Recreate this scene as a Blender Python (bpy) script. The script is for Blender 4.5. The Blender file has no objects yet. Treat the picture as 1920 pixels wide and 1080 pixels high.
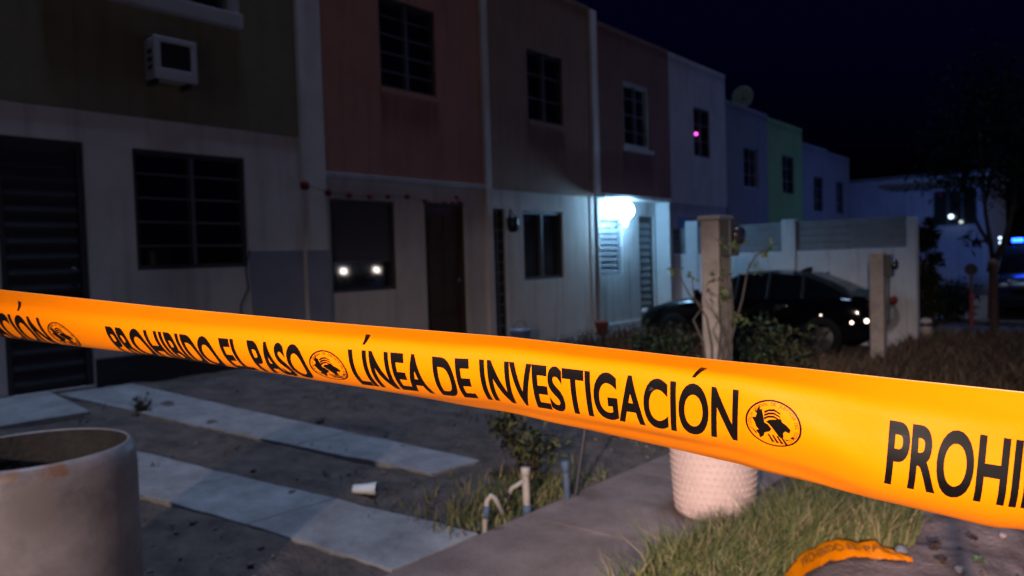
import bpy, bmesh, math, random
from mathutils import Vector, Matrix
random.seed(7)
sc = bpy.context.scene
COL = sc.collection
R = math.radians

# ------------------------------------------------------------------ camera
FPX, CZ, FAC = 1416.0, 1.40, 6.9
yaw = math.atan2(.627, .779); pit = math.atan(55 / FPX); rol = .031
fh = Vector((math.cos(yaw), math.sin(yaw), 0)); r0 = Vector((math.sin(yaw), -math.cos(yaw), 0)); zz = Vector((0, 0, 1))
FW = math.cos(pit) * fh - math.sin(pit) * zz
U0 = math.sin(pit) * fh + math.cos(pit) * zz
RT = math.cos(rol) * r0 - math.sin(rol) * U0
UP = math.sin(rol) * r0 + math.cos(rol) * U0
CP = Vector((0, 0, CZ))
cam = bpy.data.cameras.new('camera'); camo = bpy.data.objects.new('camera', cam); COL.objects.link(camo)
M = Matrix((RT, UP, -FW)).transposed().to_4x4(); M.translation = CP
camo.matrix_world = M
cam.sensor_width = 36; cam.lens = FPX / 1920 * 36
cam.clip_start = .02; cam.clip_end = 2000
cam.dof.use_dof = True; cam.dof.focus_distance = .80; cam.dof.aperture_fstop = 6.5; cam.dof.aperture_blades = 0
sc.camera = camo

# ------------------------------------------------------------------ night sky and moon
world = bpy.data.worlds.new('World'); sc.world = world; world.use_nodes = True
wn = world.node_tree.nodes; wl = world.node_tree.links
sky = wn.new('ShaderNodeTexSky'); sky.sky_type = 'NISHITA'; sky.sun_disc = False
MOON_EL, MOON_AZ = R(86), R(250)          # azimuth measured from +X towards +Y
sky.sun_elevation = R(-3.0); sky.sun_rotation = R(90) - MOON_AZ
sky.air_density = 1.0; sky.dust_density = .3; sky.ozone_density = 4.0
bg = wn['Background']; bg.inputs['Strength'].default_value = .12
tint = wn.new('ShaderNodeMix'); tint.data_type = 'RGBA'; tint.blend_type = 'MULTIPLY'; tint.inputs[0].default_value = 1; tint.inputs[7].default_value = (.10, .25, 1, 1)
wl.new(sky.outputs[0], tint.inputs[6]); wl.new(tint.outputs[2], bg.inputs['Color'])
moon = bpy.data.lights.new('moonlight', 'SUN'); moon.energy = 1.22; moon.angle = R(12); moon.color = (.45, .63, 1.0)
moono = bpy.data.objects.new('moonlight', moon); COL.objects.link(moono)
mdir = Vector((math.cos(MOON_EL) * math.cos(MOON_AZ), math.cos(MOON_EL) * math.sin(MOON_AZ), math.sin(MOON_EL)))
moono.rotation_euler = mdir.to_track_quat('Z', 'Y').to_euler(); moono.location = mdir * 50
sc.view_settings.view_transform = 'Standard'; sc.view_settings.look = 'None'
sc.view_settings.exposure = 0; sc.view_settings.gamma = 1
sc.cycles.use_denoising = True
sc.cycles.max_bounces = 6
sc.cycles.sample_clamp_indirect = 4

# ------------------------------------------------------------------ pixel to place
def ray(x, y): return FW + RT * ((x - 960) / FPX) - UP * ((y - 540) / FPX)
def at_depth(x, y, z): return CP + ray(x, y) * z
def on_y(x, y, Y=FAC):
    d = ray(x, y); return CP + d * (Y / d.y)
def on_x(x, y, X):
    d = ray(x, y); return CP + d * (X / d.x)
def clamp(t, a=0., b=1.): return max(a, min(b, t))
def lerp(a, b, t): return a + (b - a) * t
def smooth(t): t = clamp(t); return t * t * (3 - 2 * t)
def g_side(s): return -.02 * clamp(s, 0, 16)
def g_fac(s): return .40 - .27 * clamp((s - 4.5) / 1.5) - .25 * smooth((s - 14.5) / 3)
def ground_z(s, d):
    t = clamp((d - 2.6) / 4.3)
    z = lerp(g_side(s), g_fac(s), t)
    w = smooth((s - 10.9) / .5) * (1 - smooth((s - 13.3) / .4))     # level parking bay beside the lit house
    zb = lerp(-.22, g_fac(s), smooth((d - 6.35) / .5))
    z = lerp(z, zb, w * clamp((d - 2.3) / .3))
    if d < .6: z -= .10 * smooth((.6 - d) / .5)
    return z
def on_ground(x, y):
    d = ray(x, y); k = .5
    while k < 80:
        q = CP + d * k
        if q.z < ground_z(q.x, q.y): return q
        k += .01
    return q
def table(tab, x):
    if x <= tab[0][0]: a, b = tab[0], tab[1]
    elif x >= tab[-1][0]: a, b = tab[-2], tab[-1]
    else:
        for a, b in zip(tab, tab[1:]):
            if a[0] <= x <= b[0]: break
    return a[1] + (b[1] - a[1]) * (x - a[0]) / (b[0] - a[0])

# ------------------------------------------------------------------ materials
def mat(name, col, rough=.7, var=.0, scale=6., bump=0., bscale=40., metal=0., spec=.5, emit=None, estr=0., coat=0., col2=None, trans=None):
    m = bpy.data.materials.new(name); m.use_nodes = True
    n = m.node_tree.nodes; l = m.node_tree.links; b = n['Principled BSDF']
    b.inputs['Roughness'].default_value = rough; b.inputs['Metallic'].default_value = metal
    b.inputs['Specular IOR Level'].default_value = spec; b.inputs['Coat Weight'].default_value = coat
    c = (*col, 1); b.inputs['Base Color'].default_value = c
    if var or col2:
        tc = n.new('ShaderNodeTexCoord'); nt = n.new('ShaderNodeTexNoise')
        nt.inputs['Scale'].default_value = scale; nt.inputs['Detail'].default_value = 12; nt.inputs['Roughness'].default_value = .72
        l.new(tc.outputs['Object'], nt.inputs['Vector'])
        rp = n.new('ShaderNodeValToRGB'); rp.color_ramp.elements[0].position = .32; rp.color_ramp.elements[1].position = .68
        c2 = col2 or tuple(x * (1 - var) for x in col)
        rp.color_ramp.elements[0].color = (*c2, 1); rp.color_ramp.elements[1].color = c
        l.new(nt.outputs['Fac'], rp.inputs['Fac']); l.new(rp.outputs[0], b.inputs['Base Color'])
    if bump:
        tc = n.new('ShaderNodeTexCoord'); nt = n.new('ShaderNodeTexNoise')
        nt.inputs['Scale'].default_value = bscale; nt.inputs['Detail'].default_value = 5
        l.new(tc.outputs['Object'], nt.inputs['Vector'])
        bp = n.new('ShaderNodeBump'); bp.inputs['Strength'].default_value = bump; bp.inputs['Distance'].default_value = .02
        l.new(nt.outputs['Fac'], bp.inputs['Height']); l.new(bp.outputs[0], b.inputs['Normal'])
    if emit:
        b.inputs['Emission Color'].default_value = (*emit, 1); b.inputs['Emission Strength'].default_value = estr
    return m
def wallmat(name, col, stain=.35):
    """painted render with blotches and vertical run-off streaks"""
    m = mat(name, col, .85, var=.22, scale=1.7, bump=.35, bscale=55)
    n = m.node_tree.nodes; l = m.node_tree.links; b = n['Principled BSDF']
    src = b.inputs['Base Color'].links[0].from_socket
    tc = n.new('ShaderNodeTexCoord'); mp = n.new('ShaderNodeMapping'); mp.inputs['Scale'].default_value = (5, 5, .5)
    nt = n.new('ShaderNodeTexNoise'); nt.inputs['Scale'].default_value = 1.6; nt.inputs['Detail'].default_value = 6
    l.new(tc.outputs['Object'], mp.inputs[0]); l.new(mp.outputs[0], nt.inputs['Vector'])
    rp = n.new('ShaderNodeValToRGB'); rp.color_ramp.elements[0].position = .50; rp.color_ramp.elements[1].position = .72
    l.new(nt.outputs['Fac'], rp.inputs['Fac'])
    mx = n.new('ShaderNodeMix'); mx.data_type = 'RGBA'; mx.blend_type = 'MULTIPLY'
    inv = n.new('ShaderNodeMath'); inv.operation = 'MULTIPLY'; inv.inputs[1].default_value = stain
    l.new(rp.outputs[0], inv.inputs[0]); l.new(inv.outputs[0], mx.inputs[0])
    l.new(src, mx.inputs[6]); mx.inputs[7].default_value = (.45, .40, .36, 1)
    l.new(mx.outputs[2], b.inputs['Base Color'])
    return m

m_white = wallmat('white_render', (.68, .61, .57)); m_white2 = wallmat('cream_render', (.62, .53, .48))
m_olive = wallmat('olive_render', (.20, .165, .095)); m_terra = wallmat('terracotta_render', (.42, .17, .115))
m_brown = wallmat('brown_render', (.27, .15, .105)); m_maroon = wallmat('maroon_render', (.19, .085, .07))
m_lilac = wallmat('pale_lilac_render', (.40, .37, .37)); m_slate = wallmat('slate_render', (.15, .15, .17))
m_green = wallmat('green_render', (.16, .27, .08)); m_grey = wallmat('grey_render', (.16, .15, .16))
m_litwall = wallmat('white_porch_render', (.56, .58, .60), .75)
m_conc = mat('concrete', (.34, .31, .30), .9, var=.4, scale=3, bump=.4, bscale=60)
m_post = mat('post_concrete', (.42, .37, .35), .9, var=.45, scale=5, bump=.5, bscale=50)
m_walk = mat('sidewalk_concrete', (.31, .235, .21), .9, col2=(.15, .105, .09), scale=3, bump=.5, bscale=70)
m_strip = mat('strip_concrete', (.41, .395, .40), .9, col2=(.20, .185, .18), scale=4, bump=.4, bscale=70)
m_frame = mat('dark_frame', (.035, .033, .04), .5); m_bar = mat('window_bar', (.10, .10, .11), .5)
m_glass = mat('dark_glass', (.012, .012, .016), .04, spec=.5); m_glass2 = mat('curtained_glass', (.02, .018, .028), .25)
m_slatd = mat('dark_slat', (.05, .048, .055), .55, var=.3); m_slatw = mat('pale_louver', (.20, .22, .25), .5)
m_wood = mat('dark_brown_wood', (.060, .030, .026), .5, var=.4, scale=9)
m_blackm = mat('black_metal', (.015, .015, .017), .4, metal=.3)
m_ledge = wallmat('white_ledge', (.40, .37, .38))
m_acw = mat('appliance_white', (.42, .41, .42), .5, var=.15); m_acd = mat('grille_dark', (.02, .02, .024), .6)

# ------------------------------------------------------------------ mesh helpers
ORG = {}
class MB:
    def __init__(s): s.v = []; s.f = []; s.m = []
    def face(s, pts, mi=0):
        b = len(s.v); s.v += [Vector(p) for p in pts]; s.f.append(tuple(range(b, b + len(pts)))); s.m.append(mi); return s
    def box(s, x0, x1, y0, y1, z0, z1, mi=0):
        return s.hexa([(x0, y0, z0), (x1, y0, z0), (x1, y1, z0), (x0, y1, z0), (x0, y0, z1), (x1, y0, z1), (x1, y1, z1), (x0, y1, z1)], mi)
    def hexa(s, p, mi=0):
        b = len(s.v); s.v += [Vector(q) for q in p]
        for f in ((3, 2, 1, 0), (4, 5, 6, 7), (0, 1, 5, 4), (1, 2, 6, 5), (2, 3, 7, 6), (3, 0, 4, 7)):
            s.f.append(tuple(b + i for i in f)); s.m.append(mi)
        return s
    def tube(s, pts, rad, n=8, mi=0, cap=True):
        pts = [Vector(p) for p in pts]
        if not isinstance(rad, (list, tuple)): rad = [rad] * len(pts)
        b = len(s.v); prev = None
        for i, p in enumerate(pts):
            t = (pts[min(i + 1, len(pts) - 1)] - pts[max(i - 1, 0)]).normalized()
            a = prev if prev and abs(prev.dot(t)) < .95 else (Vector((0, 0, 1)) if abs(t.z) < .9 else Vector((1, 0, 0)))
            u = (a - t * a.dot(t)).normalized(); w = t.cross(u); prev = u
            for k in range(n):
                an = 2 * math.pi * k / n; s.v.append(p + (u * math.cos(an) + w * math.sin(an)) * rad[i])
        for i in range(len(pts) - 1):
            for k in range(n):
                s.f.append((b + i * n + k, b + i * n + (k + 1) % n, b + (i + 1) * n + (k + 1) % n, b + (i + 1) * n + k)); s.m.append(mi)
        if cap:
            s.f.append(tuple(b + k for k in reversed(range(n)))); s.m.append(mi)
            e = b + (len(pts) - 1) * n; s.f.append(tuple(e + k for k in range(n))); s.m.append(mi)
        return s
    def lathe(s, c, prof, n=24, mi=0, axis='z'):
        b = len(s.v); c = Vector(c)
        for r, h in prof:
            for k in range(n):
                an = 2 * math.pi * k / n
                q = (r * math.cos(an), r * math.sin(an), h)
                if axis == 'y': q = (q[0], q[2], q[1])
                if axis == 'x': q = (q[2], q[0], q[1])
                s.v.append(c + Vector(q))
        for i in range(len(prof) - 1):
            for k in range(n):
                f = (b + i * n + k, b + i * n + (k + 1) % n, b + (i + 1) * n + (k + 1) % n, b + (i + 1) * n + k)
                s.f.append(f if axis != 'y' else f[::-1]); s.m.append(mi)
        return s
    def ico(s, c, r, sub=1, mi=0, jit=0., sq=(1, 1, 1)):
        bm = bmesh.new(); bmesh.ops.create_icosphere(bm, subdivisions=sub, radius=1)
        b = len(s.v)
        for v in bm.verts:
            j = 1 + random.uniform(-jit, jit); s.v.append(Vector(c) + Vector((v.co.x * sq[0], v.co.y * sq[1], v.co.z * sq[2])) * r * j)
        for f in bm.faces: s.f.append(tuple(b + v.index for v in f.verts)); s.m.append(mi)
        bm.free(); return s
    def leaf(s, p, d, up, ln, wd, mi=0, bend=.25):
        d = Vector(d).normalized(); w = d.cross(Vector(up))
        if w.length < 1e-3: w = Vector((1, 0, 0))
        w.normalize(); n = w.cross(d); p = Vector(p); b = len(s.v)
        s.v += [p, p + d * ln * .5 + w * wd * .5 + n * ln * bend * .5, p + d * ln - n * ln * bend * .3, p + d * ln * .5 - w * wd * .5 + n * ln * bend * .5]
        s.f += [(b, b + 1, b + 2), (b, b + 2, b + 3)]; s.m += [mi, mi]; return s
    def build(s, name, mats, parent=None, smooth=False, bevel=0., origin=None):
        me = bpy.data.meshes.new(name)
        o = Vector(origin) if origin is not None else (ORG[parent.name] if parent else Vector((0, 0, 0)))
        me.from_pydata([tuple(v - o) for v in s.v], [], s.f)
        if not isinstance(mats, (list, tuple)): mats = [mats]
        for m in mats: me.materials.append(m)
        if len(mats) > 1: me.polygons.foreach_set('material_index', s.m)
        if smooth: me.polygons.foreach_set('use_smooth', [True] * len(s.f))
        me.update()
        ob = bpy.data.objects.new(name, me); COL.objects.link(ob)
        if parent: ob.parent = parent; ORG[ob.name] = ORG[parent.name]
        else: ob.location = o; ORG[ob.name] = o
        if bevel:
            bv = ob.modifiers.new('bevel', 'BEVEL'); bv.width = bevel; bv.segments = 2; bv.limit_method = 'ANGLE'
        return ob
def tag(o, label, cat, group=None):
    o['label'] = label; o['category'] = cat
    if group: o['group'] = group
    return o
def thing(name, label, cat, loc, group=None):
    o = bpy.data.objects.new(name, None); COL.objects.link(o); o.location = loc; o.empty_display_size = .2
    ORG[o.name] = Vector(loc); return tag(o, label, cat, group)
def struct(o): o['kind'] = 'structure'; return o
def stuff(o): o['kind'] = 'stuff'; return o
def hsh(a, b):
    v = math.sin(a * 12.9898 + b * 78.233) * 43758.5453; return v - math.floor(v)
def vnoise(x, y):
    i, j = math.floor(x), math.floor(y); u, v = smooth(x - i), smooth(y - j)
    return lerp(lerp(hsh(i, j), hsh(i + 1, j), u), lerp(hsh(i, j + 1), hsh(i + 1, j + 1), u), v) - .5

# ------------------------------------------------------------------ ground
def spans(*seg):
    out = []
    for a, b, st in seg:
        k = max(1, round((b - a) / st)); out += [a + (b - a) * i / k for i in range(k)]
    return out + [seg[-1][1]]
XS = spans((-300, -20, 56), (-20, -2, 1.5), (-2, 6, .06), (6, 14, .16), (14, 34, 1), (34, 300, 50))
YS = spans((-300, -20, 56), (-20, 0, 1.5), (0, 5.2, .06), (5.2, 7.0, .12), (7.0, 14, 3.5), (14, 300, 57))
gm = MB()
for y in YS:
    for x in XS:
        z = ground_z(x, min(y, 7.0))
        if -2 <= x <= 14 and 0 <= y <= 7: 
            amp = .038 if y > 2.7 or y < 1.7 else .01
            z += amp * (vnoise(x * 3, y * 3) + .6 * vnoise(x * 9, y * 9) + .35 * vnoise(x * 21, y * 21)) - .012
        if y > 7.1: z = -1.2
        gm.v.append(Vector((x, y, z)))
nx = len(XS)
for j in range(len(YS) - 1):
    for i in range(nx - 1):
        gm.f.append((j * nx + i, j * nx + i + 1, (j + 1) * nx + i + 1, (j + 1) * nx + i)); gm.m.append(0)
m_dirt = mat('dirt', (.175, .132, .115), .95, col2=(.055, .042, .038), scale=5, bump=1.0, bscale=38)
def dry_path(m):
    """pale reddish trodden dirt along the street, dark soil in the yards"""
    n = m.node_tree.nodes; l = m.node_tree.links; b = n['Principled BSDF']; src = b.inputs['Base Color'].links[0].from_socket
    tc = n.new('ShaderNodeTexCoord'); sx = n.new('ShaderNodeSeparateXYZ'); l.new(tc.outputs['Object'], sx.inputs[0])
    nt = n.new('ShaderNodeTexNoise'); nt.inputs['Scale'].default_value = 2.5; nt.inputs['Detail'].default_value = 6; l.new(tc.outputs['Object'], nt.inputs['Vector'])
    ad = n.new('ShaderNodeMath'); ad.operation = 'MULTIPLY_ADD'; ad.inputs[1].default_value = .8; l.new(nt.outputs['Fac'], ad.inputs[0]); l.new(sx.outputs['Y'], ad.inputs[2])
    mr = n.new('ShaderNodeMapRange'); mr.inputs['From Min'].default_value = 1.2; mr.inputs['From Max'].default_value = 1.55; mr.inputs['To Min'].default_value = 1; mr.inputs['To Max'].default_value = 0; l.new(ad.outputs[0], mr.inputs['Value'])
    n2 = n.new('ShaderNodeTexNoise'); n2.inputs['Scale'].default_value = 7; n2.inputs['Detail'].default_value = 10; l.new(tc.outputs['Object'], n2.inputs['Vector'])
    rp = n.new('ShaderNodeValToRGB'); rp.color_ramp.elements[0].position = .35; rp.color_ramp.elements[1].position = .65; rp.color_ramp.elements[0].color = (.16, .095, .08, 1); rp.color_ramp.elements[1].color = (.36, .235, .205, 1); l.new(n2.outputs['Fac'], rp.inputs['Fac'])
    mx = n.new('ShaderNodeMix'); mx.data_type = 'RGBA'; l.new(mr.outputs[0], mx.inputs[0]); l.new(src, mx.inputs[6]); l.new(rp.outputs[0], mx.inputs[7]); l.new(mx.outputs[2], b.inputs['Base Color'])
m_ground = mat('trodden_ground', (.175, .132, .115), .95, col2=(.055, .042, .038), scale=5, bump=1.0, bscale=38); dry_path(m_ground)
struct(gm.build('ground', m_ground, smooth=True))

def sheet_slab(mb, quad, th=.06, lift=.012, n=10, rag=0.):
    """a slab following the ground: quad = four (s, d) corners in order"""
    a, b, c, d = [Vector((*q, 0)) for q in quad]
    top = []
    for j in range(n + 1):
        for i in range(n + 1):
            p = (a.lerp(b, i / n)).lerp(d.lerp(c, i / n), j / n)
            if rag and i in (0, n): p = p + Vector((rag * vnoise(p.x * 9 + 3, p.y * 9), rag * vnoise(p.y * 8, p.x * 8 + 40), 0))
            top.append(Vector((p.x, p.y, ground_z(p.x, p.y) + lift + th)))
    b0 = len(mb.v); mb.v += top; N = n + 1
    for j in range(n):
        for i in range(n):
            mb.f.append((b0 + j * N + i, b0 + j * N + i + 1, b0 + (j + 1) * N + i + 1, b0 + (j + 1) * N + i)); mb.m.append(0)
    edge = [i for i in range(N)] + [j * N + n for j in range(1, N)] + [n * N + i for i in range(n - 1, -1, -1)] + [j * N for j in range(n - 1, 0, -1)]
    b1 = len(mb.v); mb.v += [top[e] - Vector((0, 0, th + .10)) for e in edge]
    for k in range(len(edge)):
        k2 = (k + 1) % len(edge); mb.f.append((b0 + edge[k2], b0 + edge[k], b1 + k, b1 + k2)); mb.m.append(0)
    return mb
# sidewalk running past the front yards, in cast slabs
sw = bpy.data.objects.new('sidewalk', None); COL.objects.link(sw); sw.location = (0, 2.2, 0); ORG['sidewalk'] = Vector((0, 2.2, 0)); struct(sw)
s0 = -2.6
while s0 < 6.6:
    L = 1.18
    sheet_slab(MB(), [(s0 + .003, 1.72), (s0 + L - .003, 1.72), (s0 + L - .003, 2.62), (s0 + .003, 2.62)], .004, .010).build('slab', m_walk, sw, bevel=.003)
    s0 += L
# two concrete wheel strips of the driveway, and the apron at the door
def strip(name, L, Rr):
    root = bpy.data.objects.new(name, None); COL.objects.link(root); root.location = (*L[0], 0); ORG[root.name] = Vector((*L[0], 0)); struct(root)
    for k in range(len(L) - 1):
        e = .004
        q = [L[k], Rr[k], Rr[k + 1], L[k + 1]]
        v = [Vector(p) for p in q]
        q = [v[0].lerp(v[3], e), v[1].lerp(v[2], e), v[2].lerp(v[1], e), v[3].lerp(v[0], e)]
        sheet_slab(MB(), [tuple(p) for p in q], -.004, .012, rag=.025).build('slab', m_strip, root, bevel=.006)
strip('driveway_strip', [(2.47, 6.84), (2.78, 5.55), (3.10, 4.49), (3.42, 3.45)], [(3.06, 6.84), (3.32, 5.6), (3.58, 4.5), (3.86, 3.42)])
strip('driveway_strip', [(1.66, 5.3), (1.95, 4.28), (2.14, 3.55), (2.33, 2.64)], [(2.22, 5.25), (2.50, 4.2), (2.69, 3.52), (2.95, 2.64)])
struct(sheet_slab(MB(), [(1.2, 6.10), (2.42, 6.10), (2.42, 6.88), (1.2, 6.88)], .02, .006).build('door_apron', m_strip, bevel=.006))

# ------------------------------------------------------------------ row houses
def facade(name, parent, m, x0, x1, z0, z1, y, holes=(), dep=.13):
    xs = sorted({x0, x1, *[h[0] for h in holes], *[h[1] for h in holes]}); zs = sorted({z0, z1, *[h[2] for h in holes], *[h[3] for h in holes]})
    mb = MB()
    for i in range(len(xs) - 1):
        for j in range(len(zs) - 1):
            cx, cz = (xs[i] + xs[i + 1]) / 2, (zs[j] + zs[j + 1]) / 2
            if any(h[0] < cx < h[1] and h[2] < cz < h[3] for h in holes): continue
            mb.face([(xs[i], y, zs[j]), (xs[i + 1], y, zs[j]), (xs[i + 1], y, zs[j + 1]), (xs[i], y, zs[j + 1])])
    for a, b, c, d in holes:
        Y = y + dep
        mb.face([(a, y, c), (a, Y, c), (b, Y, c), (b, y, c)]); mb.face([(a, y, d), (b, y, d), (b, Y, d), (a, Y, d)])
        mb.face([(a, y, c), (a, y, d), (a, Y, d), (a, Y, c)]); mb.face([(b, y, c), (b, Y, c), (b, Y, d), (b, y, d)])
    Yb = y + 6.0                                                   # sides, back and top of the storey
    mb.face([(x0, y, z0), (x0, y, z1), (x0, Yb, z1), (x0, Yb, z0)]); mb.face([(x1, y, z0), (x1, Yb, z0), (x1, Yb, z1), (x1, y, z1)])
    mb.face([(x0, y, z1), (x1, y, z1), (x1, Yb, z1), (x0, Yb, z1)]); mb.face([(x0, Yb, z0), (x0, Yb, z1), (x1, Yb, z1), (x1, Yb, z0)])
    return mb.build(name, m, parent)

def window(parent, x0, x1, z0, z1, y, fm=m_frame, fw=.045, cols=2, bars=4, glass=m_glass, bm_=m_bar, inset=.06, split=None, louv=None):
    """frame as the part; pane, bars and slats as its sub-parts"""
    Y = y + inset; mb = MB()
    mb.box(x0, x1, Y - .03, Y + .06, z0, z0 + fw).box(x0, x1, Y - .03, Y + .06, z1 - fw, z1)
    mb.box(x0, x0 + fw, Y - .03, Y + .06, z0 + fw, z1 - fw).box(x1 - fw, x1, Y - .03, Y + .06, z0 + fw, z1 - fw)
    f = mb.build('window', fm, parent)
    W = x1 - x0; cx = [x0 + W * k / cols for k in range(1, cols)]
    if split: cx = [x0 + W * split]
    edges = [x0 + fw] + cx + [x1 - fw]
    for c in cx: MB().box(c - .02, c + .02, Y - .025, Y + .04, z0 + fw, z1 - fw).build('mullion', bm_, f)
    for a, b in zip(edges, edges[1:]): MB().box(a + .02, b - .02, Y + .045, Y + .052, z0 + fw, z1 - fw).build('pane', glass, f)
    for k in range(1, bars + 1):
        z = z0 + (z1 - z0) * k / (bars + 1)
        MB().box(x0 + fw, x1 - fw, Y - .022, Y - .010, z - .009, z + .009).build('bar', bm_, f)
    if louv:
        lm, n, za, zb = louv
        for k in range(n):
            z = za + (zb - za) * (k + .5) / n; h = (zb - za) / n * .55
            MB().hexa([(x0 + fw, Y - .004, z - h), (x1 - fw, Y - .004, z - h), (x1 - fw, Y + .004, z - h), (x0 + fw, Y + .004, z - h),
                       (x0 + fw, Y + .034, z + h), (x1 - fw, Y + .034, z + h), (x1 - fw, Y + .042, z + h), (x0 + fw, Y + .042, z + h)]).build('louver', lm, f)
    return f
def door(parent, x0, x1, z0, z1, y, m, fm=m_frame, slats=0, sm=m_slatd, panels=0, inset=.05):
    Y = y + inset; fw = .05
    d = MB().box(x0 + fw, x1 - fw, Y + .03, Y + .07, z0, z1 - fw).build('door', m, parent)
    MB().box(x0, x0 + fw, Y - .02, Y + .07, z0, z1).box(x1 - fw, x1, Y - .02, Y + .07, z0, z1).box(x0 + fw, x1 - fw, Y - .02, Y + .07, z1 - fw, z1).build('door_frame', fm, d)
    for k in range(slats):
        z = z0 + .05 + (z1 - z0 - .15) * (k + .5) / slats; h = (z1 - z0) / slats * .34
        MB().hexa([(x0 + fw + .01, Y - .008, z - h), (x1 - fw - .01, Y - .008, z - h), (x1 - fw - .01, Y + .0, z - h), (x0 + fw + .01, Y, z - h),
                   (x0 + fw + .01, Y + .018, z + h), (x1 - fw - .01, Y + .018, z + h), (x1 - fw - .01, Y + .026, z + h), (x0 + fw + .01, Y + .026, z + h)]).build('slat', sm, d)
    for k in range(panels):
        h = (z1 - z0 - .25) / panels; z = z0 + .12 + k * h
        for a, b in ((x0 + fw + .08, (x0 + x1) / 2 - .03), ((x0 + x1) / 2 + .03, x1 - fw - .08)):
            MB().box(a, b, Y + .012, Y + .032, z + .04, z + h - .04).build('panel', m, d, bevel=.008)
    MB().ico((x1 - fw - .06, Y - .01, z0 + 1.0), .028, 2).build('door_handle', m_bar, d, smooth=True)
    return d
def house(label, x0, x1, zf, band, roof, lm, um, holes_lo, holes_up, wins, doors, grp='row houses side by side'):
    h = thing('row_house', label, 'house', ((x0 + x1) / 2, FAC, zf), grp)
    facade('lower_wall', h, lm, x0, x1, zf - .9, band, FAC, holes_lo)
    facade('upper_wall', h, um, x0, x1, band + .001, roof, FAC - .02, holes_up)
    MB().box(x0, x1, FAC - .035, FAC + .25, roof + .001, roof + .07).build('parapet', um, h, bevel=.008)
    for w in wins: window(h, **w)
    for d in doors: door(h, **d)
    return h
UPY = FAC - .02
# house with the olive upper storey
H1 = house('row house with olive upper storey, slatted dark door and barred double window', 1.75, 5.14, .42, 2.78, 5.85, m_white, m_olive,
      [(2.13, 2.79, .42, 2.51), (3.20, 4.32, 1.40, 2.50)], [(2.62, 4.16, 3.90, 5.0)],
      [dict(x0=3.20, x1=4.32, z0=1.40, z1=2.50, y=FAC, cols=2, bars=4, split=.51), dict(x0=2.62, x1=4.16, z0=3.90, z1=5.0, y=UPY, cols=2, bars=0)],
      [dict(x0=2.13, x1=2.79, z0=.42, z1=2.51, y=FAC, m=m_frame, slats=15)])
MB().box(2.50, 4.30, FAC - .13, FAC - .021, 3.76, 3.90).build('window_ledge', m_ledge, H1, bevel=.01)
MB().box(4.18, 4.27, FAC - .11, FAC - .021, 3.901, 5.1).build('window_surround', m_ledge, H1, bevel=.01)
MB().box(2.50, 2.60, FAC - .11, FAC - .021, 3.901, 5.1).build('window_surround', m_ledge, H1, bevel=.01)
MB().box(4.97, 5.27, FAC - .075, FAC + .2, -.2, 5.9).build('pilaster', m_white, H1, bevel=.01)
m_plinth = mat('dark_plinth_paint', (.03, .03, .036), .8, var=.3); m_shadow = mat('blue_grey_shadow', (.27, .27, .33), .85, var=.25, scale=2)
MB().box(2.80, 4.33, FAC - .012, FAC - .001, .1, .64).build('plinth', m_plinth, H1)
MB().box(4.331, 4.969, FAC - .014, FAC - .001, .1, 1.56).build('painted_shadow', m_shadow, H1)  # blue-grey sheet colours in the soft shadow on the lower wall
MB().box(4.972, 5.268, FAC - .079, FAC - .0755, .1, 1.56).build('painted_shadow', m_shadow, H1)  # the same painted shadow carried across the pilaster
MB().tube([on_y(468, 470, FAC - .02), on_y(460, 505, FAC - .03), on_y(466, 540, FAC - .03), on_y(452, 570, FAC - .03), on_y(450, 640, FAC - .03)], .008, 6).build('hanging_cable', m_frame, H1)
# terracotta house
H2 = house('row house with terracotta upper storey and a red pompom string over its door', 5.271, 8.02, .13, 2.39, 5.52, m_white2, m_terra,
      [(5.36, 6.34, 1.07, 2.14), (6.84, 7.60, .13, 2.16)], [(6.17, 7.12, 3.50, 4.60)],
      [dict(x0=5.36, x1=6.34, z0=1.07, z1=2.14, y=FAC, cols=1, bars=0, louv=(mat('smoky_louver', (.13, .125, .14), .5), 9, 1.42, 2.09)),
       dict(x0=6.17, x1=7.12, z0=3.50, z1=4.60, y=UPY, cols=2, bars=4)],
      [dict(x0=6.84, x1=7.60, z0=.13, z1=2.16, y=FAC, m=m_wood, fm=m_wood, panels=4)])
MB().box(5.272, 8.0, FAC - .06, FAC - .001, 2.36, 2.43).build('string_course', m_ledge, H2, bevel=.008)
MB().box(8.0, 8.12, FAC - .07, FAC + .2, -.1, 5.56).build('pilaster', m_white2, H2, bevel=.008)
MB().box(6.15, 7.14, FAC - .06, FAC - .021, 3.43, 3.50).build('window_sill', m_terra, H2, bevel=.006)
# brown house
H3 = house('row house with brown upper storey and a narrow grille beside a curtained window', 8.121, 10.80, .13, 2.39, 5.47, m_white, m_brown,
      [(8.17, 8.46, .13, 2.12), (8.88, 9.91, 1.07, 2.11)], [(9.06, 9.98, 3.46, 4.54)],
      [dict(x0=8.88, x1=9.91, z0=1.07, z1=2.11, y=FAC, cols=2, bars=0, glass=m_glass2), dict(x0=9.06, x1=9.98, z0=3.46, z1=4.54, y=UPY, cols=2, bars=2),
       dict(x0=8.17, x1=8.46, z0=.13, z1=2.12, y=FAC, cols=2, bars=12, fw=.03)], [])
MB().box(10.79, 10.96, FAC - .07, FAC + .2, 2.42, 5.5).build('pilaster', m_white, H3, bevel=.008)
MB().box(10.70, 10.80, FAC - .02, FAC + .2, -.2, 2.389).build('pilaster', m_white, H3, bevel=.008)
MB().box(9.04, 10.0, FAC - .06, FAC - .021, 3.39, 3.46).build('window_sill', m_brown, H3, bevel=.006)
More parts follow.
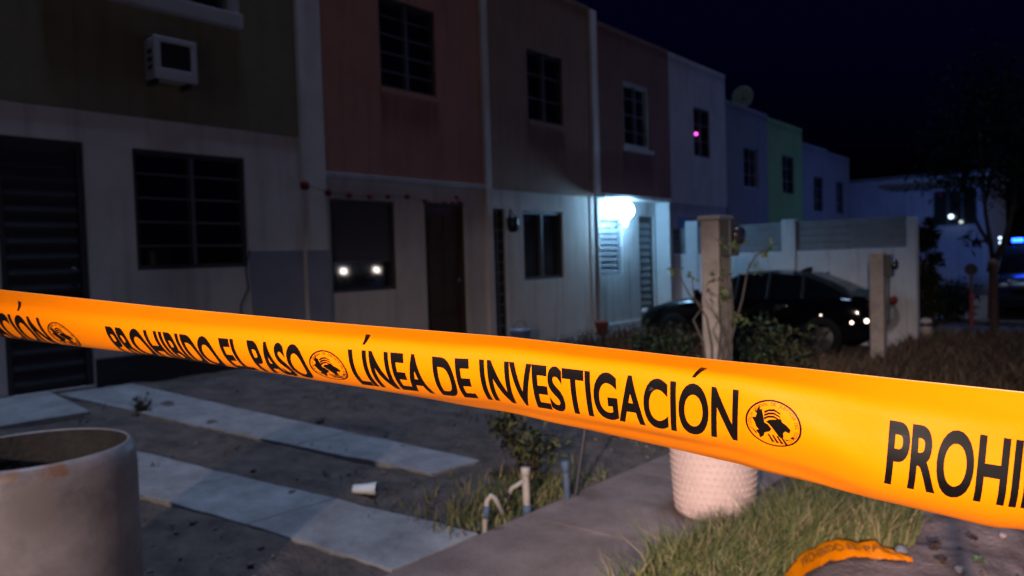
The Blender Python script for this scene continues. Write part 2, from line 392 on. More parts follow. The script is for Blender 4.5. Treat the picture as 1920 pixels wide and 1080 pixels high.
# maroon house with the lit porch wall
H4 = house('row house with dark maroon upper storey above a white lamp-lit ground floor', 10.961, 13.63, .12, 2.40, 5.30, m_litwall, m_maroon,
      [(11.02, 11.74, 1.06, 2.06), (12.36, 12.92, .12, 2.11)], [(11.86, 12.84, 3.34, 4.52)],
      [dict(x0=11.02, x1=11.74, z0=1.06, z1=2.06, y=FAC, cols=1, bars=0, fm=m_slatw, louv=(m_slatw, 9, 1.12, 2.0)), dict(x0=11.86, x1=12.84, z0=3.34, z1=4.52, y=UPY, fm=m_ledge, fw=.07, cols=2, bars=3)],
      [dict(x0=12.36, x1=12.92, z0=.12, z1=2.11, y=FAC, m=m_slatd, slats=14, sm=mat('grey_slat', (.22, .24, .27), .5))])
MB().box(10.70, 13.085, FAC - .31, FAC - .0715, 2.37, 2.43).box(10.97, 13.085, FAC - .071, FAC - .021, 2.37, 2.43).build('porch_slab', m_litwall, H4, bevel=.008)
MB().box(13.0, 13.08, FAC - .29, FAC - .001, -.2, 2.369).build('porch_fin', m_litwall, H4, bevel=.008)
MB().box(10.962, 12.3, FAC - .04, FAC - .001, -.1, .22).build('skirting', m_litwall, H4, bevel=.008)
MB().box(11.80, 12.90, FAC - .07, FAC - .021, 3.27, 3.34).build('window_sill', m_ledge, H4, bevel=.006)
# pale house and the stepped-down ones beyond
def far_house(label, x0, x1, drop, roof, lm, um, wx0, wx1, wz0, wz1, fm=m_frame):
    zf = .13 - drop; b = 2.40 - drop; dx = x0 + .3
    return house(label, x0, x1, zf, b, roof, lm, um, [(dx, dx + .8, zf, zf + 2.0), (x1 - 1.2, x1 - .25, zf + .95, zf + 2.0)], [(wx0, wx1, wz0, wz1)],
        [dict(x0=wx0, x1=wx1, z0=wz0, z1=wz1, y=UPY, cols=2, bars=2, fm=fm), dict(x0=x1 - 1.2, x1=x1 - .25, z0=zf + .95, z1=zf + 2.0, y=FAC, cols=2, bars=2)],
        [dict(x0=dx, x1=dx + .8, z0=zf, z1=zf + 2.0, y=FAC, m=m_wood, panels=3)])
H5 = far_house('tall row house painted pale lilac white next to the maroon one', 13.64, 16.36, 0, 5.28, m_lilac, m_lilac, 14.72, 15.52, 3.42, 4.44)
H6 = far_house('lower row house painted slate blue next to the green one', 16.37, 18.94, .55, 4.74, m_slate, m_slate, 17.38, 18.28, 2.9, 3.9, fm=m_slatw)
H7 = far_house('row house painted bright green', 18.95, 21.6, .55, 4.68, m_green, m_green, 19.98, 20.88, 2.9, 3.9)
H8 = far_house('low grey row house next to the green one', 21.61, 23.9, 1.0, 4.32, m_grey, m_grey, 22.6, 23.45, 2.5, 3.52)
H9 = far_house('last grey row house at the far end of the row', 23.91, 26.3, 1.0, 4.26, m_grey, m_grey, 24.8, 25.6, 2.5, 3.5)

# window air conditioner under the ledge
ac = thing('air_conditioner', 'white window air conditioner jutting from the olive wall', 'air conditioner', (3.60, UPY - .02, 3.20))
ay = UPY - .22; qa, qb = on_y(290, 66, ay), on_y(370, 156, ay); ax0, ax1, az0, az1 = qa.x, qb.x, qb.z, qa.z
MB().box(ax0, ax1, ay + .03, UPY - .001, az0, az1).build('casing', m_acw, ac, bevel=.015)
fr = MB().box(ax0 - .01, ax1 + .01, ay, ay + .029, az0 - .01, az0 + .09).box(ax0 - .01, ax1 + .01, ay, ay + .029, az1 - .04, az1 + .01).box(ax0 - .01, ax0 + .05, ay, ay + .029, az0 + .09, az1 - .04).box(ax1 - .05, ax1 + .01, ay, ay + .029, az0 + .09, az1 - .04).build('front_frame', m_acw, ac, bevel=.008)
MB().box(ax0 + .05, ax1 - .05, ay + .018, ay + .029, az0 + .09, az1 - .04).build('grille', m_acd, fr)
for k in range(9): MB().box(ax0 + .05, ax1 - .05, ay + .008, ay + .017, az0 + .10 + k * .023, az0 + .106 + k * .023).build('grille_fin', m_acd, fr)
sv = MB()
for k in range(3): sv.box(ax0 - .004, ax0 - .001, ay + .06, ay + .15, az0 + .08 + k * .07, az0 + .12 + k * .07)
sv.build('side_vent', m_acd, ac)
for x in (ax0 + .02, ax1 - .05): MB().box(x, x + .03, ay + .06, UPY - .001, az0 - .05, az0 - .001).build('bracket', m_frame, ac)

# pompom string
m_red = mat('red_pompom', (.13, .008, .010), .9); m_str = mat('string', (.12, .09, .09), .9)
gl = thing('pompom_string', 'string of dark red pompoms hung along the wall above door and window', 'decoration', (5.1, FAC - .09, 2.2))
pom = [(571, 347, .055), (615, 360, .042), (655, 366, .038), (693, 368, .036), (727, 368, .034), (763, 368, .036), (797, 377, .034), (815, 382, .03), (833, 381, .03), (848, 381, .03), (862, 380, .034), (856, 370, .03)]
pp = [on_y(x, y, FAC - .09) for x, y, r in pom]
MB().tube(pp, .003, 5).build('string', m_str, gl)
for p, (x, y, r) in zip(pp, pom): MB().ico(p, r, 2, jit=.12).build('pompom', m_red, gl)

# wall lantern on the brown house, and a little box beneath the window
ln = on_y(962, 420, FAC - .08); wlt = thing('wall_lantern', 'unlit black wall lantern between grille and curtained window', 'lantern', (ln.x, FAC, ln.z - .15))
MB().lathe((ln.x, ln.y, ln.z - .12), [(.0, 0), (.06, .01), (.085, .1), (.085, .19), (.05, .24), (.0, .27)], 12).build('lantern_body', m_blackm, wlt, smooth=True)
MB().tube([(ln.x, FAC - .001, ln.z + .02), (ln.x, FAC - .04, ln.z + .22), (ln.x, ln.y, ln.z + .14)], .012, 6).build('bracket', m_blackm, wlt)
MB().lathe((ln.x, FAC - .02, ln.z + .05), [(0, 0), (.05, .0), (.05, .019), (0, .019)], 12, axis='y').build('back_plate', m_blackm, wlt)

# bright globe lamp
m_globe = mat('lit_globe', (.9, .95, 1), .4, emit=(.32, .66, 1.0), estr=115)
lp = on_y(1172, 395, FAC - .27)
wl_ = thing('wall_lamp', 'glowing white globe lamp on the lit white wall', 'lamp', (lp.x, FAC, lp.z - .2))
MB().ico(lp, .15, 3).build('globe', m_globe, wl_, smooth=True)
MB().lathe((lp.x, lp.y, lp.z - .28), [(0, 0), (.025, .01), (.045, .07), (.06, .125), (0, .13)], 14).build('lamp_holder', mat('lit_holder', (.8, .85, .9), .4, emit=(.62, .82, 1.0), estr=6), wl_, smooth=True)
MB().tube([(lp.x, lp.y, lp.z - .2), (lp.x, FAC - .06, lp.z - .26), (lp.x, FAC - .001, lp.z - .2)], .014, 8).build('bracket', m_bar, wl_)

# flower pot and bucket at the foot of the wall
b4 = on_y(1128, 603, FAC - .22); zb = ground_z(b4.x, b4.y)
fp = thing('flower_pot', 'small red clay flower pot against the lit wall', 'flower pot', (b4.x, b4.y, zb))
MB().lathe((b4.x, b4.y, zb - .02), [(0, .0), (.08, 0), (.11, .19), (.12, .19), (.12, .23), (.105, .23), (.10, .18), (0, .17)], 18).build('pot_body', mat('red_clay', (.24, .05, .035), .8, var=.2), fp, smooth=True)
MB().lathe((b4.x, b4.y, zb + .153), [(0, .0), (.099, 0)], 16).build('soil', m_dirt, fp)
b3 = on_y(975, 612, FAC - .35); zb = ground_z(b3.x, b3.y)
bk = thing('bucket', 'pale blue plastic bucket below the curtained window', 'bucket', (b3.x, b3.y, zb))
MB().lathe((b3.x, b3.y, zb - .02), [(0, 0), (.11, 0), (.145, .30), (.152, .30), (.152, .32), (.14, .32), (.105, .02), (0, .02)], 20).build('bucket_body', mat('blue_plastic', (.22, .27, .40), .45), bk, smooth=True)
MB().tube([(b3.x + .15 * math.cos(t), b3.y, zb + .30 + .12 * math.sin(t)) for t in [math.pi * k / 10 for k in range(11)]], .006, 5).build('handle', m_bar, bk)

# ------------------------------------------------------------------ lot wall between the lit house and the pale one
WX = 13.46
lw = thing('lot_wall', 'white garden wall topped with grey boards, behind the black sedan', 'wall', (WX, 4.7, -.3))
m_lot = wallmat('white_lot_wall', (.50, .51, .56), .4); m_board = mat('grey_board', (.17, .175, .20), .8, var=.35, scale=5)
MB().box(WX, WX + .14, 2.62, 6.79, -.6, 1.38).build('wall_panel', m_lot, lw, bevel=.01)
for a, b in ((2.52, 2.66), (4.42, 4.66), (6.25, 6.50)):
    MB().box(WX - .03, WX + .17, a, b, -.6, 1.86 + .04 * (a - 2.5)).build('pier', m_lot, lw, bevel=.01)
for a, b in ((2.67, 4.41), (4.67, 6.24), (6.51, 6.78)):
    for k in range(4):
        z = 1.395 + k * .125
        MB().box(WX + .03, WX + .09, a, b, z, z + .119).build('board', m_board, lw, bevel=.005)

# ------------------------------------------------------------------ vehicles
m_tyre = mat('tyre_rubber', (.008, .008, .008), .9, spec=.1); m_rim = mat('alloy_rim', (.05, .05, .055), .4, metal=.6)
m_cglass = mat('car_glass', (.003, .0035, .005), .05, spec=.22); m_trim = mat('car_trim', (.008, .008, .009), .6, spec=.1)
m_tail = mat('tail_lamp', (.16, .01, .01), .15); m_hl = mat('headlamp_lens', (.35, .36, .38), .12, coat=.5)
m_chrome = mat('chrome', (.5, .5, .52), .15, metal=1)
m_lit = mat('lit_headlamp', (1, 1, 1), .4, emit=(1, .88, .80), estr=75)
m_plate = mat('number_plate', (.55, .55, .52), .5)
KIND = {
 'sedan': dict(L=4.2, st=[(0, .62, .72, .62, .40), (.02, .78, .78, .70, .30), (.06, .90, .83, .76, .24), (.14, .925, .86, .80, .20), (.3, .905, .875, .83, .18), (.5, .885, .875, .83, .18), (.66, .875, .875, .82, .18), (.74, .865, .87, .80, .18), (.86, .80, .85, .76, .19), (.94, .71, .80, .68, .22), (.985, .58, .70, .58, .26), (1, .50, .62, .50, .30)],
   gr=[(.085, .915, .74), (.17, 1.10, .64), (.27, 1.26, .585), (.40, 1.31, .58), (.53, 1.29, .58), (.63, 1.14, .62), (.745, .87, .74)], roof=(2, 4), axle=(.19, .80), wr=.315),
 'suv': dict(L=4.7, st=[(0, .95, .80, .70, .45), (.02, 1.08, .88, .76, .36), (.08, 1.12, .91, .80, .30), (.3, 1.12, .925, .84, .28), (.5, 1.10, .925, .84, .28), (.66, 1.09, .925, .84, .28), (.75, 1.09, .92, .82, .28), (.88, 1.05, .90, .80, .30), (.96, .97, .86, .74, .34), (.99, .82, .78, .66, .38), (1, .70, .72, .60, .42)],
   gr=[(.015, 1.08, .80), (.05, 1.50, .70), (.10, 1.73, .66), (.3, 1.78, .655), (.5, 1.76, .655), (.60, 1.56, .69), (.73, 1.09, .80)], roof=(2, 4), axle=(.18, .80), wr=.37)}
def vehicle(name, label, loc, rotz, paint, kind, lit=False, bar=None, zs=1.0):
    k = KIND[kind]; L = k['L']; o = thing(name, label, 'car', (0, 0, 0)); ORG[o.name] = Vector((0, 0, 0))
    o.location = loc; o.rotation_euler = (0, 0, rotz); o.scale = (1, 1, zs)
    Y = lambda f: (f - .5) * L
    mb = MB(); rings = []
    for f, zt, w, wt, zl in k['st']:
        half = [(w * .80, zl), (w * .97, zl + .07), (w, zl + (zt - zl) * .55), (w * .985, zt - .10), (wt + (w - wt) * .45, zt - .025), (wt * .6, zt + .012), (0, zt + .02)]
        ring = half + [(-x, z) for x, z in reversed(half[:-1])]
        rings.append(len(mb.v)); mb.v += [Vector((x, Y(f), z)) for x, z in ring]; n = len(ring)
    for a, b in zip(rings, rings[1:]):
        for i in range(n): j = (i + 1) % n; mb.f.append((a + i, b + i, b + j, a + j)); mb.m.append(0)
    mb.f.append(tuple(rings[0] + i for i in range(n))); mb.m.append(0); mb.f.append(tuple(rings[-1] + i for i in reversed(range(n)))); mb.m.append(0)
    body = mb.build('body', paint, o, smooth=True)
    g = k['gr']; mg = MB(); mr = MB(); belt = lambda f: next(lerp(a[1], b[1], (f - a[0]) / (b[0] - a[0])) for a, b in zip(k['st'], k['st'][1:]) if a[0] <= f <= b[0])
    for i in range(len(g) - 1):
        (f0, z0, w0), (f1, z1, w1) = g[i], g[i + 1]
        for sx in (-1, 1):
            q = [(sx * .80, Y(f0), min(belt(f0) - .03, z0)), (sx * .80, Y(f1), min(belt(f1) - .03, z1)), (sx * w1, Y(f1), z1 - .035), (sx * w0, Y(f0), z0 - .035)]
            mg.face(q if sx > 0 else q[::-1])
        tgt = mr if k['roof'][0] <= i < k['roof'][1] else mg
        for (xa, xb) in ((-1, -.5), (-.5, .5), (.5, 1)):
            c = lambda x, z: z - .035 if abs(x) == 1 else z
            tgt.face([(xa * w0, Y(f0), c(xa, z0)), (xb * w0, Y(f0), c(xb, z0)), (xb * w1, Y(f1), c(xb, z1)), (xa * w1, Y(f1), c(xa, z1))])
    gh = mg.build('glasshouse', m_cglass, o, smooth=False); mr.build('roof', paint, o, smooth=True)
    for i in (2, 3, 4):
        f0, z0, w0 = g[i]
        for sx in (-1, 1): MB().tube([(sx * (.805), Y(f0) - (.04 if i == 2 else 0), belt(f0) - .03), (sx * (w0 + .005), Y(f0), z0 - .03)], .03, 6).build('pillar', m_trim, gh)
    wr = k['wr']
    for ax in k['axle']:
        for sx in (-1, 1):
            wx = .90 * k['st'][4][2] * sx
            MB().lathe((wx * 1.0 + sx * .093, Y(ax), wr + .02), [(wr + .06, 0), (wr + .06, .002)], 24, axis='x').build('wheel_arch', m_trim, body)
            t = MB().lathe((wx - .10, Y(ax), wr), [(wr * .62, .0), (wr * .93, .0), (wr, .04), (wr, .16), (wr * .93, .205), (wr * .62, .205)], 28, axis='x').build('wheel', m_tyre, o, smooth=True)
            rim = MB().lathe((wx + sx * .09, Y(ax), wr), [(0, 0), (wr * .18, .0), (wr * .2, -.01 * sx), (wr * .63, -.03 * sx)], 20, axis='x')
            for q in range(5):
                a = 2 * math.pi * q / 5; d = Vector((0, math.cos(a), math.sin(a))); e = Vector((0, -math.sin(a), math.cos(a))); c = Vector((wx + sx * .1, Y(ax), wr))
                rim.face([c + d * wr * .1 + e * .03, c + d * wr * .62 + e * .02, c + d * wr * .62 - e * .02, c + d * wr * .1 - e * .03])
            rim.build('rim', m_rim, t)
    hz = .62 if kind == 'sedan' else .86; tz = .78 if kind == 'sedan' else .95
    for sx in (-1, 1):
        MB().ico((sx * .60, Y(.975), hz), .085, 2, sq=(1.3, .7, .75)).build('headlight', m_lit if lit else m_hl, o, smooth=True)
        MB().ico((sx * .66, Y(.018), tz), .11, 2, sq=(1.1, .6, .7)).build('tail_light', m_tail, o, smooth=True)
        MB().ico((sx * (.93), Y(.685), .97 if kind == 'sedan' else 1.18), .09, 2, sq=(1.1, .55, .75)).build('side_mirror', paint, o, smooth=True)
        for f in (.34, .56): MB().box(sx * .872 - .012, sx * .872 + .012, Y(f) - .09, Y(f) + .09, tz - .02, tz + .015).build('door_handle', m_chrome, o, bevel=.006)
    MB().box(-.26, .26, Y(0) - .015, Y(0) - .004, tz - .24, tz - .10).build('number_plate', m_plate, o)
    MB().box(-.45, .45, Y(1) - .02, Y(1) + .012, hz - .18, hz - .06).build('grille', m_trim, o, bevel=.01)
    if kind == 'sedan':
        MB().hexa([(-.025, Y(.29), 1.26), (.025, Y(.29), 1.26), (.012, Y(.335), 1.29), (-.012, Y(.335), 1.29), (-.008, Y(.283), 1.345), (.008, Y(.283), 1.345), (.008, Y(.30), 1.345), (-.008, Y(.30), 1.345)]).build('roof_antenna', m_trim, o)
    if bar:
        lb = MB().box(-.55, .55, Y(.44) - .12, Y(.44) + .12, 1.79, 1.84).build('light_bar', m_trim, o, bevel=.01)
        for x in (-.42, -.14, .14, .42): MB().box(x - .12, x + .12, Y(.44) - .10, Y(.44) + .10, 1.842, 1.94).build('beacon', bar, lb, bevel=.02)
    return o
m_black = mat('black_paint', (.0015, .0017, .003), .07, spec=.4); m_navy = mat('dark_blue_paint', (.008, .012, .03), .25, coat=.6); m_pw = mat('white_paint', (.6, .6, .6), .3, coat=.5)
vehicle('sedan', 'black sedan parked nose to the lit wall in the front yard', (12.42, 4.66, -.225), 0, m_black, 'sedan')
sedan = bpy.data.objects['sedan']; sedan.scale.y = .93
m_glint = mat('painted_glint', (1, 1, 1), .4, emit=(1, .72, .60), estr=5)  # glowing beads stand in for headlight reflections on the car body
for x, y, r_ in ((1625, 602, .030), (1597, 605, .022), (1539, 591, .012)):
    q = on_x(x, y, 11.56); MB().ico(q, r_, 2).build('headlight_glint', m_glint, sedan, smooth=True, origin=Vector((0, 0, 0)))
    mk = bpy.data.objects[[o.name for o in bpy.data.objects if o.name.startswith('headlight_glint')][-1]]
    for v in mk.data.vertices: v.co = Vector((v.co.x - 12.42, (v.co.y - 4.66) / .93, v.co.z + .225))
m_blue = mat('blue_beacon', (.02, .05, .5), .3, emit=(.006, .04, 1.0), estr=22)
vehicle('patrol_car', 'dark patrol vehicle with a blue roof light bar beyond the thin tree', (22.5, 1.55, -.42), R(93), m_navy, 'suv', bar=m_blue)
bl = bpy.data.lights.new('beacon_light', 'POINT'); bl.energy = 260; bl.color = (.10, .26, 1.0); bl.shadow_soft_size = .12
blo = bpy.data.objects.new('beacon_light', bl); COL.objects.link(blo); blo.location = (22.6, 1.55, 1.72)
# the vehicle whose two lamps are mirrored in the window of the terracotta house
LD = -3.0
lamps = []
for px_ in ((632, 512), (716, 506)):
    d = ray(*px_); q = CP + d * ((FAC + .105) / d.y); r_ = Vector((d.x, -d.y, d.z)); lamps.append(q + r_ * ((q.y - LD) / d.y))
lc = (lamps[0] + lamps[1]) / 2
vehicle('off_road_vehicle', 'white vehicle with lit headlights facing the houses, mirrored in the louvered window', (lc.x, LD - 4.7 * .475, -.32), 0, m_pw, 'suv', lit=True, zs=(lc.z + .32) / .86)
# the vehicle behind the photographer whose roof work lamps light the tape and the posts
KA = R(16); kl = Vector((-4.6, -.9)); kd = Vector((math.cos(KA), math.sin(KA))); pr = Vector((kd.y, -kd.x))
kc = kl - kd * .10
kv = vehicle('pickup_vehicle', 'white vehicle behind the photographer with work lamps on its roof', (kc.x, kc.y, -.1), KA - R(90), m_pw, 'suv')
rk = MB().box(-.6, .6, .10, .14, 2.19, 2.23).build('lamp_rack', m_trim, kv)
for x in (-.58, .55): MB().box(x, x + .03, .105, .135, 1.74, 2.189).build('rack_post', m_trim, rk)
for sx, az, pw_, sz in ((1, 16, 4000, 30), (-1, 28, 950, 34)):
    MB().box(sx * .38 - .12, sx * .38 + .12, .04, .155, 2.235, 2.39).build('work_lamp', m_trim, rk, bevel=.015)
    MB().box(sx * .38 - .10, sx * .38 + .10, .156, .165, 2.255, 2.37).build('lamp_lens', m_lit, rk)
    sp = bpy.data.lights.new('work_lamp_beam', 'SPOT'); sp.energy = pw_; sp.color = (1.0, .79, .69); sp.spot_size = R(sz); sp.spot_blend = 1.0; sp.shadow_soft_size = .07
    so = bpy.data.objects.new('work_lamp_beam', sp); COL.objects.link(so)
    p2 = kc + pr * .38 * sx + kd * .26; so.location = (p2.x, p2.y, 2.21)
    so.rotation_euler = Vector((-math.cos(R(az)), -math.sin(R(az)), math.tan(R(14.5)))).to_track_quat('Z', 'Y').to_euler()

# ------------------------------------------------------------------ posts with meters
m_met = mat('meter_grey', (.05, .05, .055), .5); m_mgl = mat('meter_glass', (.03, .028, .035), .12)
def post(label, x0, y0, lx, ly, top, group=None):
    zb = ground_z(x0, y0)
    o = thing('concrete_post', label, 'post', (x0 + lx / 2, y0 + ly / 2, zb), group)
    MB().box(x0, x0 + lx, y0, y0 + ly, zb - .15, top).build('shaft', m_post, o, bevel=.012)
    return o
def meter(label, x, y, z):
    o = thing('electric_meter', label, 'meter', (x, y, z))
    MB().box(x - .085, x + .085, y - .09, y - .001, z - .14, z + .15).build('meter_box', m_met, o, bevel=.012)
    MB().lathe((x, y - .091, z + .02), [(.075, 0), (.075, -.03), (.06, -.06), (0, -.065)], 18, axis='y').build('dial_cover', m_mgl, o, smooth=True)
    MB().tube([(x, y - .04, z - .14), (x, y - .04, z - .75)], .014, 8).build('conduit', m_met, o)
pA = on_y(1350, 600, 2.42)
P1 = post('tall concrete post wrapped in vine, standing behind the white ribbed pot', pA.x, 2.42, .24, .15, on_y(1350, 412, 2.42).z)
MB().box(pA.x - .02, pA.x + .26, 2.40, 2.59, on_y(1350, 412, 2.42).z + .001, on_y(1350, 412, 2.42).z + .035).build('cap', m_conc, P1, bevel=.01)
meter('dark electric meter on the vine-covered post', pA.x + .11, 2.42, on_y(1366, 440, 2.42).z - .03)
P2 = post('shorter bare concrete post near the end of the garden wall', 10.80, 2.42, .20, .17, on_y(1645, 474, 2.42).z)
meter('small electric meter on the bare post', 10.92, 2.42, on_y(1656, 492, 2.42).z - .05)

# ------------------------------------------------------------------ concrete pipe planter
pz = at_depth(54, 840, 2.62)
PR = .335
m_pipe = mat('pipe_concrete', (.37, .325, .33), .42, col2=(.15, .128, .135), scale=4, bump=.06, bscale=50)
pl = thing('concrete_pipe', 'upright hollow concrete pipe with an open rusty rim beside the driveway strip', 'pipe', (pz.x, pz.y, ground_z(pz.x, pz.y)))
zt = pz.z; zb = ground_z(pz.x, pz.y) - .08
MB().lathe((pz.x, pz.y, 0), [(PR, zb), (PR, lerp(zb, zt, .4)), (PR, zt - .10), (PR - .003, zt - .04), (PR - .010, zt - .012), (PR - .020, zt - .001), (PR - .026, zt), (PR - .030, zt - .004)], 96).build('pipe_wall', m_pipe, pl, smooth=True)
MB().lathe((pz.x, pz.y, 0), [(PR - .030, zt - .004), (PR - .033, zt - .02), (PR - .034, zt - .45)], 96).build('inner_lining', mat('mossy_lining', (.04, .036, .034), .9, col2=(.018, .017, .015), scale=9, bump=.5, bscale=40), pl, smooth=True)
MB().lathe((pz.x, pz.y, zt - .34), [(PR - .036, 0), (.12, .02), (0, .03)], 30).build('soil', m_dirt, pl, smooth=True)
def spot_stain(m, P, rad, col, amp=.6):
    """a stain with a ragged edge around a point of the surface (object space)"""
    n = m.node_tree.nodes; l = m.node_tree.links; b = n['Principled BSDF']; src = b.inputs['Base Color'].links[0].from_socket
    tc = n.new('ShaderNodeTexCoord'); ds = n.new('ShaderNodeVectorMath'); ds.operation = 'DISTANCE'; ds.inputs[1].default_value = P
    l.new(tc.outputs['Object'], ds.inputs[0]); nt = n.new('ShaderNodeTexNoise'); nt.inputs['Scale'].default_value = 1.6 / rad; nt.inputs['Detail'].default_value = 6; l.new(tc.outputs['Object'], nt.inputs['Vector'])
    dv = n.new('ShaderNodeMath'); dv.operation = 'MULTIPLY'; dv.inputs[1].default_value = .55 / rad; l.new(ds.outputs['Value'], dv.inputs[0])
    sb_ = n.new('ShaderNodeMath'); sb_.operation = 'SUBTRACT'; l.new(nt.outputs['Fac'], sb_.inputs[0]); l.new(dv.outputs[0], sb_.inputs[1])
    rp = n.new('ShaderNodeValToRGB'); rp.color_ramp.elements[0].position = .02; rp.color_ramp.elements[1].position = .3; l.new(sb_.outputs[0], rp.inputs['Fac'])
    mu = n.new('ShaderNodeMath'); mu.operation = 'MULTIPLY'; mu.inputs[1].default_value = amp; l.new(rp.outputs[0], mu.inputs[0])
    mx = n.new('ShaderNodeMix'); mx.data_type = 'RGBA'; l.new(mu.outputs[0], mx.inputs[0]); l.new(src, mx.inputs[6]); mx.inputs[7].default_value = (*col, 1); l.new(mx.outputs[2], b.inputs['Base Color'])
pzo = ORG[pl.name]
for (x, y), rad, col in (((110, 885), .055, (.22, .10, .045)), ((165, 868), .03, (.20, .11, .06)), ((60, 950), .10, (.24, .20, .19)), ((20, 890), .04, (.22, .13, .08))):
    q = at_depth(x, y, 2.33) - pzo; hv = Vector((q.x, q.y)).normalized() * PR
    spot_stain(m_pipe, (hv.x, hv.y, at_depth(x, y, 2.33).z - pzo.z), rad, col, .8)

# ------------------------------------------------------------------ white ribbed pot with a twisted plant
pb = on_ground(1338, 968); pb = Vector((pb.x + .06, pb.y + .02, 0)); zb = ground_z(pb.x, pb.y) - .02
m_potw = mat('pot_white', (.72, .54, .51), .6, var=.18, scale=8)
pt = thing('ribbed_pot', 'large white pot with rows of small raised dashes, by the tall grass', 'pot', (pb.x, pb.y, zb))
PRO = [(0, .0), (.185, .0), (.205, .025), (.222, .10), (.235, .30), (.245, .55), (.262, .58), (.262, .62), (.240, .62), (.228, .55)]
MB().lathe((pb.x, pb.y, zb), PRO, 48).build('pot_body', m_potw, pt, smooth=True)
MB().lathe((pb.x, pb.y, zb + .555), [(.229, 0), (0, .02)], 24).build('soil', m_dirt, pt)
kn = MB()
for j in range(13):
    z = .06 + j * .037; r = table([(0, .205), (.1, .222), (.3, .235), (.55, .245)], z)
    for i in range(44):
        a = 2 * math.pi * (i + .5 * (j % 2)) / 44; c = Vector((pb.x + r * math.cos(a), pb.y + r * math.sin(a), zb + z)); t = Vector((-math.sin(a), math.cos(a), 0)); nn = Vector((math.cos(a), math.sin(a), 0))
        p = [c - t * .011 - zz * .008, c + t * .011 - zz * .008, c + t * .011 + zz * .008, c - t * .011 + zz * .008]; q = c + nn * .007
        for e in range(4): kn.face([p[e], p[(e + 1) % 4], q])
stuff(kn.build('raised_dashes', m_potw, pt))
m_leafA = mat('leaf_green', (.065, .105, .035), .55, var=.4, scale=20); m_leafB = mat('leaf_olive', (.11, .12, .045), .6, var=.4, scale=20); m_leafD = mat('leaf_dark', (.012, .016, .011), .9, spec=.1, var=.3, scale=15)
m_stem = mat('stem_brown', (.055, .04, .03), .8, var=.3, scale=15)
def leaf_cluster(mb, c, r, n, ln, up=.4, mats=2, wd=.38):
    c = Vector(c)
    for _ in range(n):
        d = Vector((random.gauss(0, 1), random.gauss(0, 1), random.gauss(up, .8))).normalized()
        p = c + Vector((random.gauss(0, 1), random.gauss(0, 1), random.gauss(0, 1))) * r * .5
        l = ln * random.uniform(.6, 1.3)
        mb.leaf(p, d, (random.gauss(0, .4), random.gauss(0, .4), 1), l, l * wd, random.randrange(mats), random.uniform(.0, .4))
DP = 4.25
pp_ = thing('potted_plant', 'leggy plant with twisted brown stems growing out of the white pot', 'plant', (pb.x, pb.y, zb + .56))
def stem_pts(pix, d0=DP): return [Vector((pb.x, pb.y, zb + .55))] + [at_depth(x, y, d0 + dd) for x, y, dd in pix]
for pix in ([(1318, 640, 0), (1300, 600, .02), (1318, 575, .05), (1292, 552, .05), (1272, 512, .02)], [(1335, 650, 0), (1325, 595, .1), (1302, 560, .12), (1298, 525, .1)],
            [(1352, 620, .05), (1348, 560, .02), (1352, 500, 0), (1350, 440, 0)], [(1370, 640, .05), (1392, 560, .1), (1402, 505, .1), (1418, 478, .15), (1446, 464, .2)], [(1360, 640, 0), (1375, 590, -.03), (1372, 530, -.03)]):
    P = stem_pts(pix); MB().tube(P, [.009 - .006 * k / (len(P) - 1) for k in range(len(P))], 7).build('stem', m_stem, pp_, smooth=True)
for x, y, dd, r, n, ln in ((1270, 507, .02, .03, 7, .055), (1298, 522, .1, .03, 7, .05), (1352, 455, 0, .03, 8, .05), (1346, 520, 0, .045, 20, .055), (1350, 560, 0, .045, 18, .055), (1344, 605, 0, .02, 4, .045), (1372, 470, -.02, .04, 14, .055), (1402, 508, .1, .03, 7, .05), (1440, 466, .2, .03, 7, .075), (1388, 600, 0, .05, 16, .06)):
    lb = MB(); leaf_cluster(lb, at_depth(x, y, DP + dd), r, n, ln); lb.build('foliage', [m_leafA, m_leafB], pp_)

# ------------------------------------------------------------------ bushes, weeds, grass
def bush(name, label, c, r, h, n, ln, mats, cat='bush', clumps=14, grp=None):
    c = Vector(c); c.z = ground_z(c.x, c.y); o = thing(name, label, cat, c, grp); st = MB(); fo = MB()
    for k in range(clumps):
        a = random.uniform(0, 2 * math.pi); rr = r * math.sqrt(random.random()) * .85
        tip = c + Vector((rr * math.cos(a), rr * math.sin(a), h * random.uniform(.25, 1.0)))
        st.tube([c + Vector((rr * .15 * math.cos(a), rr * .15 * math.sin(a), -.05)), c.lerp(tip, .55) + Vector((random.uniform(-.05, .05), random.uniform(-.05, .05), .03)), tip], [.012, .009, .004], 5)
        leaf_cluster(fo, tip, r * .34, n // clumps, ln, mats=len(mats))
        leaf_cluster(fo, c.lerp(tip, .6), r * .34, n // clumps // 2, ln, mats=len(mats))
    st.build('stem', m_stem, o); fo.build('foliage', mats, o); return o
bush('yard_bush', 'olive leafy bush right of the vine-covered post', (7.2, 2.95, 0), .42, .85, 700, .07, [m_leafD, m_leafD, m_leafA])
bush('yard_bush', 'low dark bush between the two concrete posts', (8.9, 3.05, 0), .5, .62, 700, .08, [m_leafD, m_leafB])
bush('yard_bush', 'low scrubby bush in front of the lit house wall', (8.6, 4.6, 0), .55, .45, 600, .08, [m_leafD, m_leafA])
bush('weed_clump', 'dark weedy clump on the sidewalk edge behind the short capped pipes', (3.85, 3.0, 0), .24, .38, 420, .06, [m_leafD, m_leafB], 'weeds')
bush('weed_clump', 'small sprig of weeds on the pale driveway strip', (2.72, 5.95, 0), .07, .10, 60, .04, [m_leafD, m_leafA], 'weeds', 6)
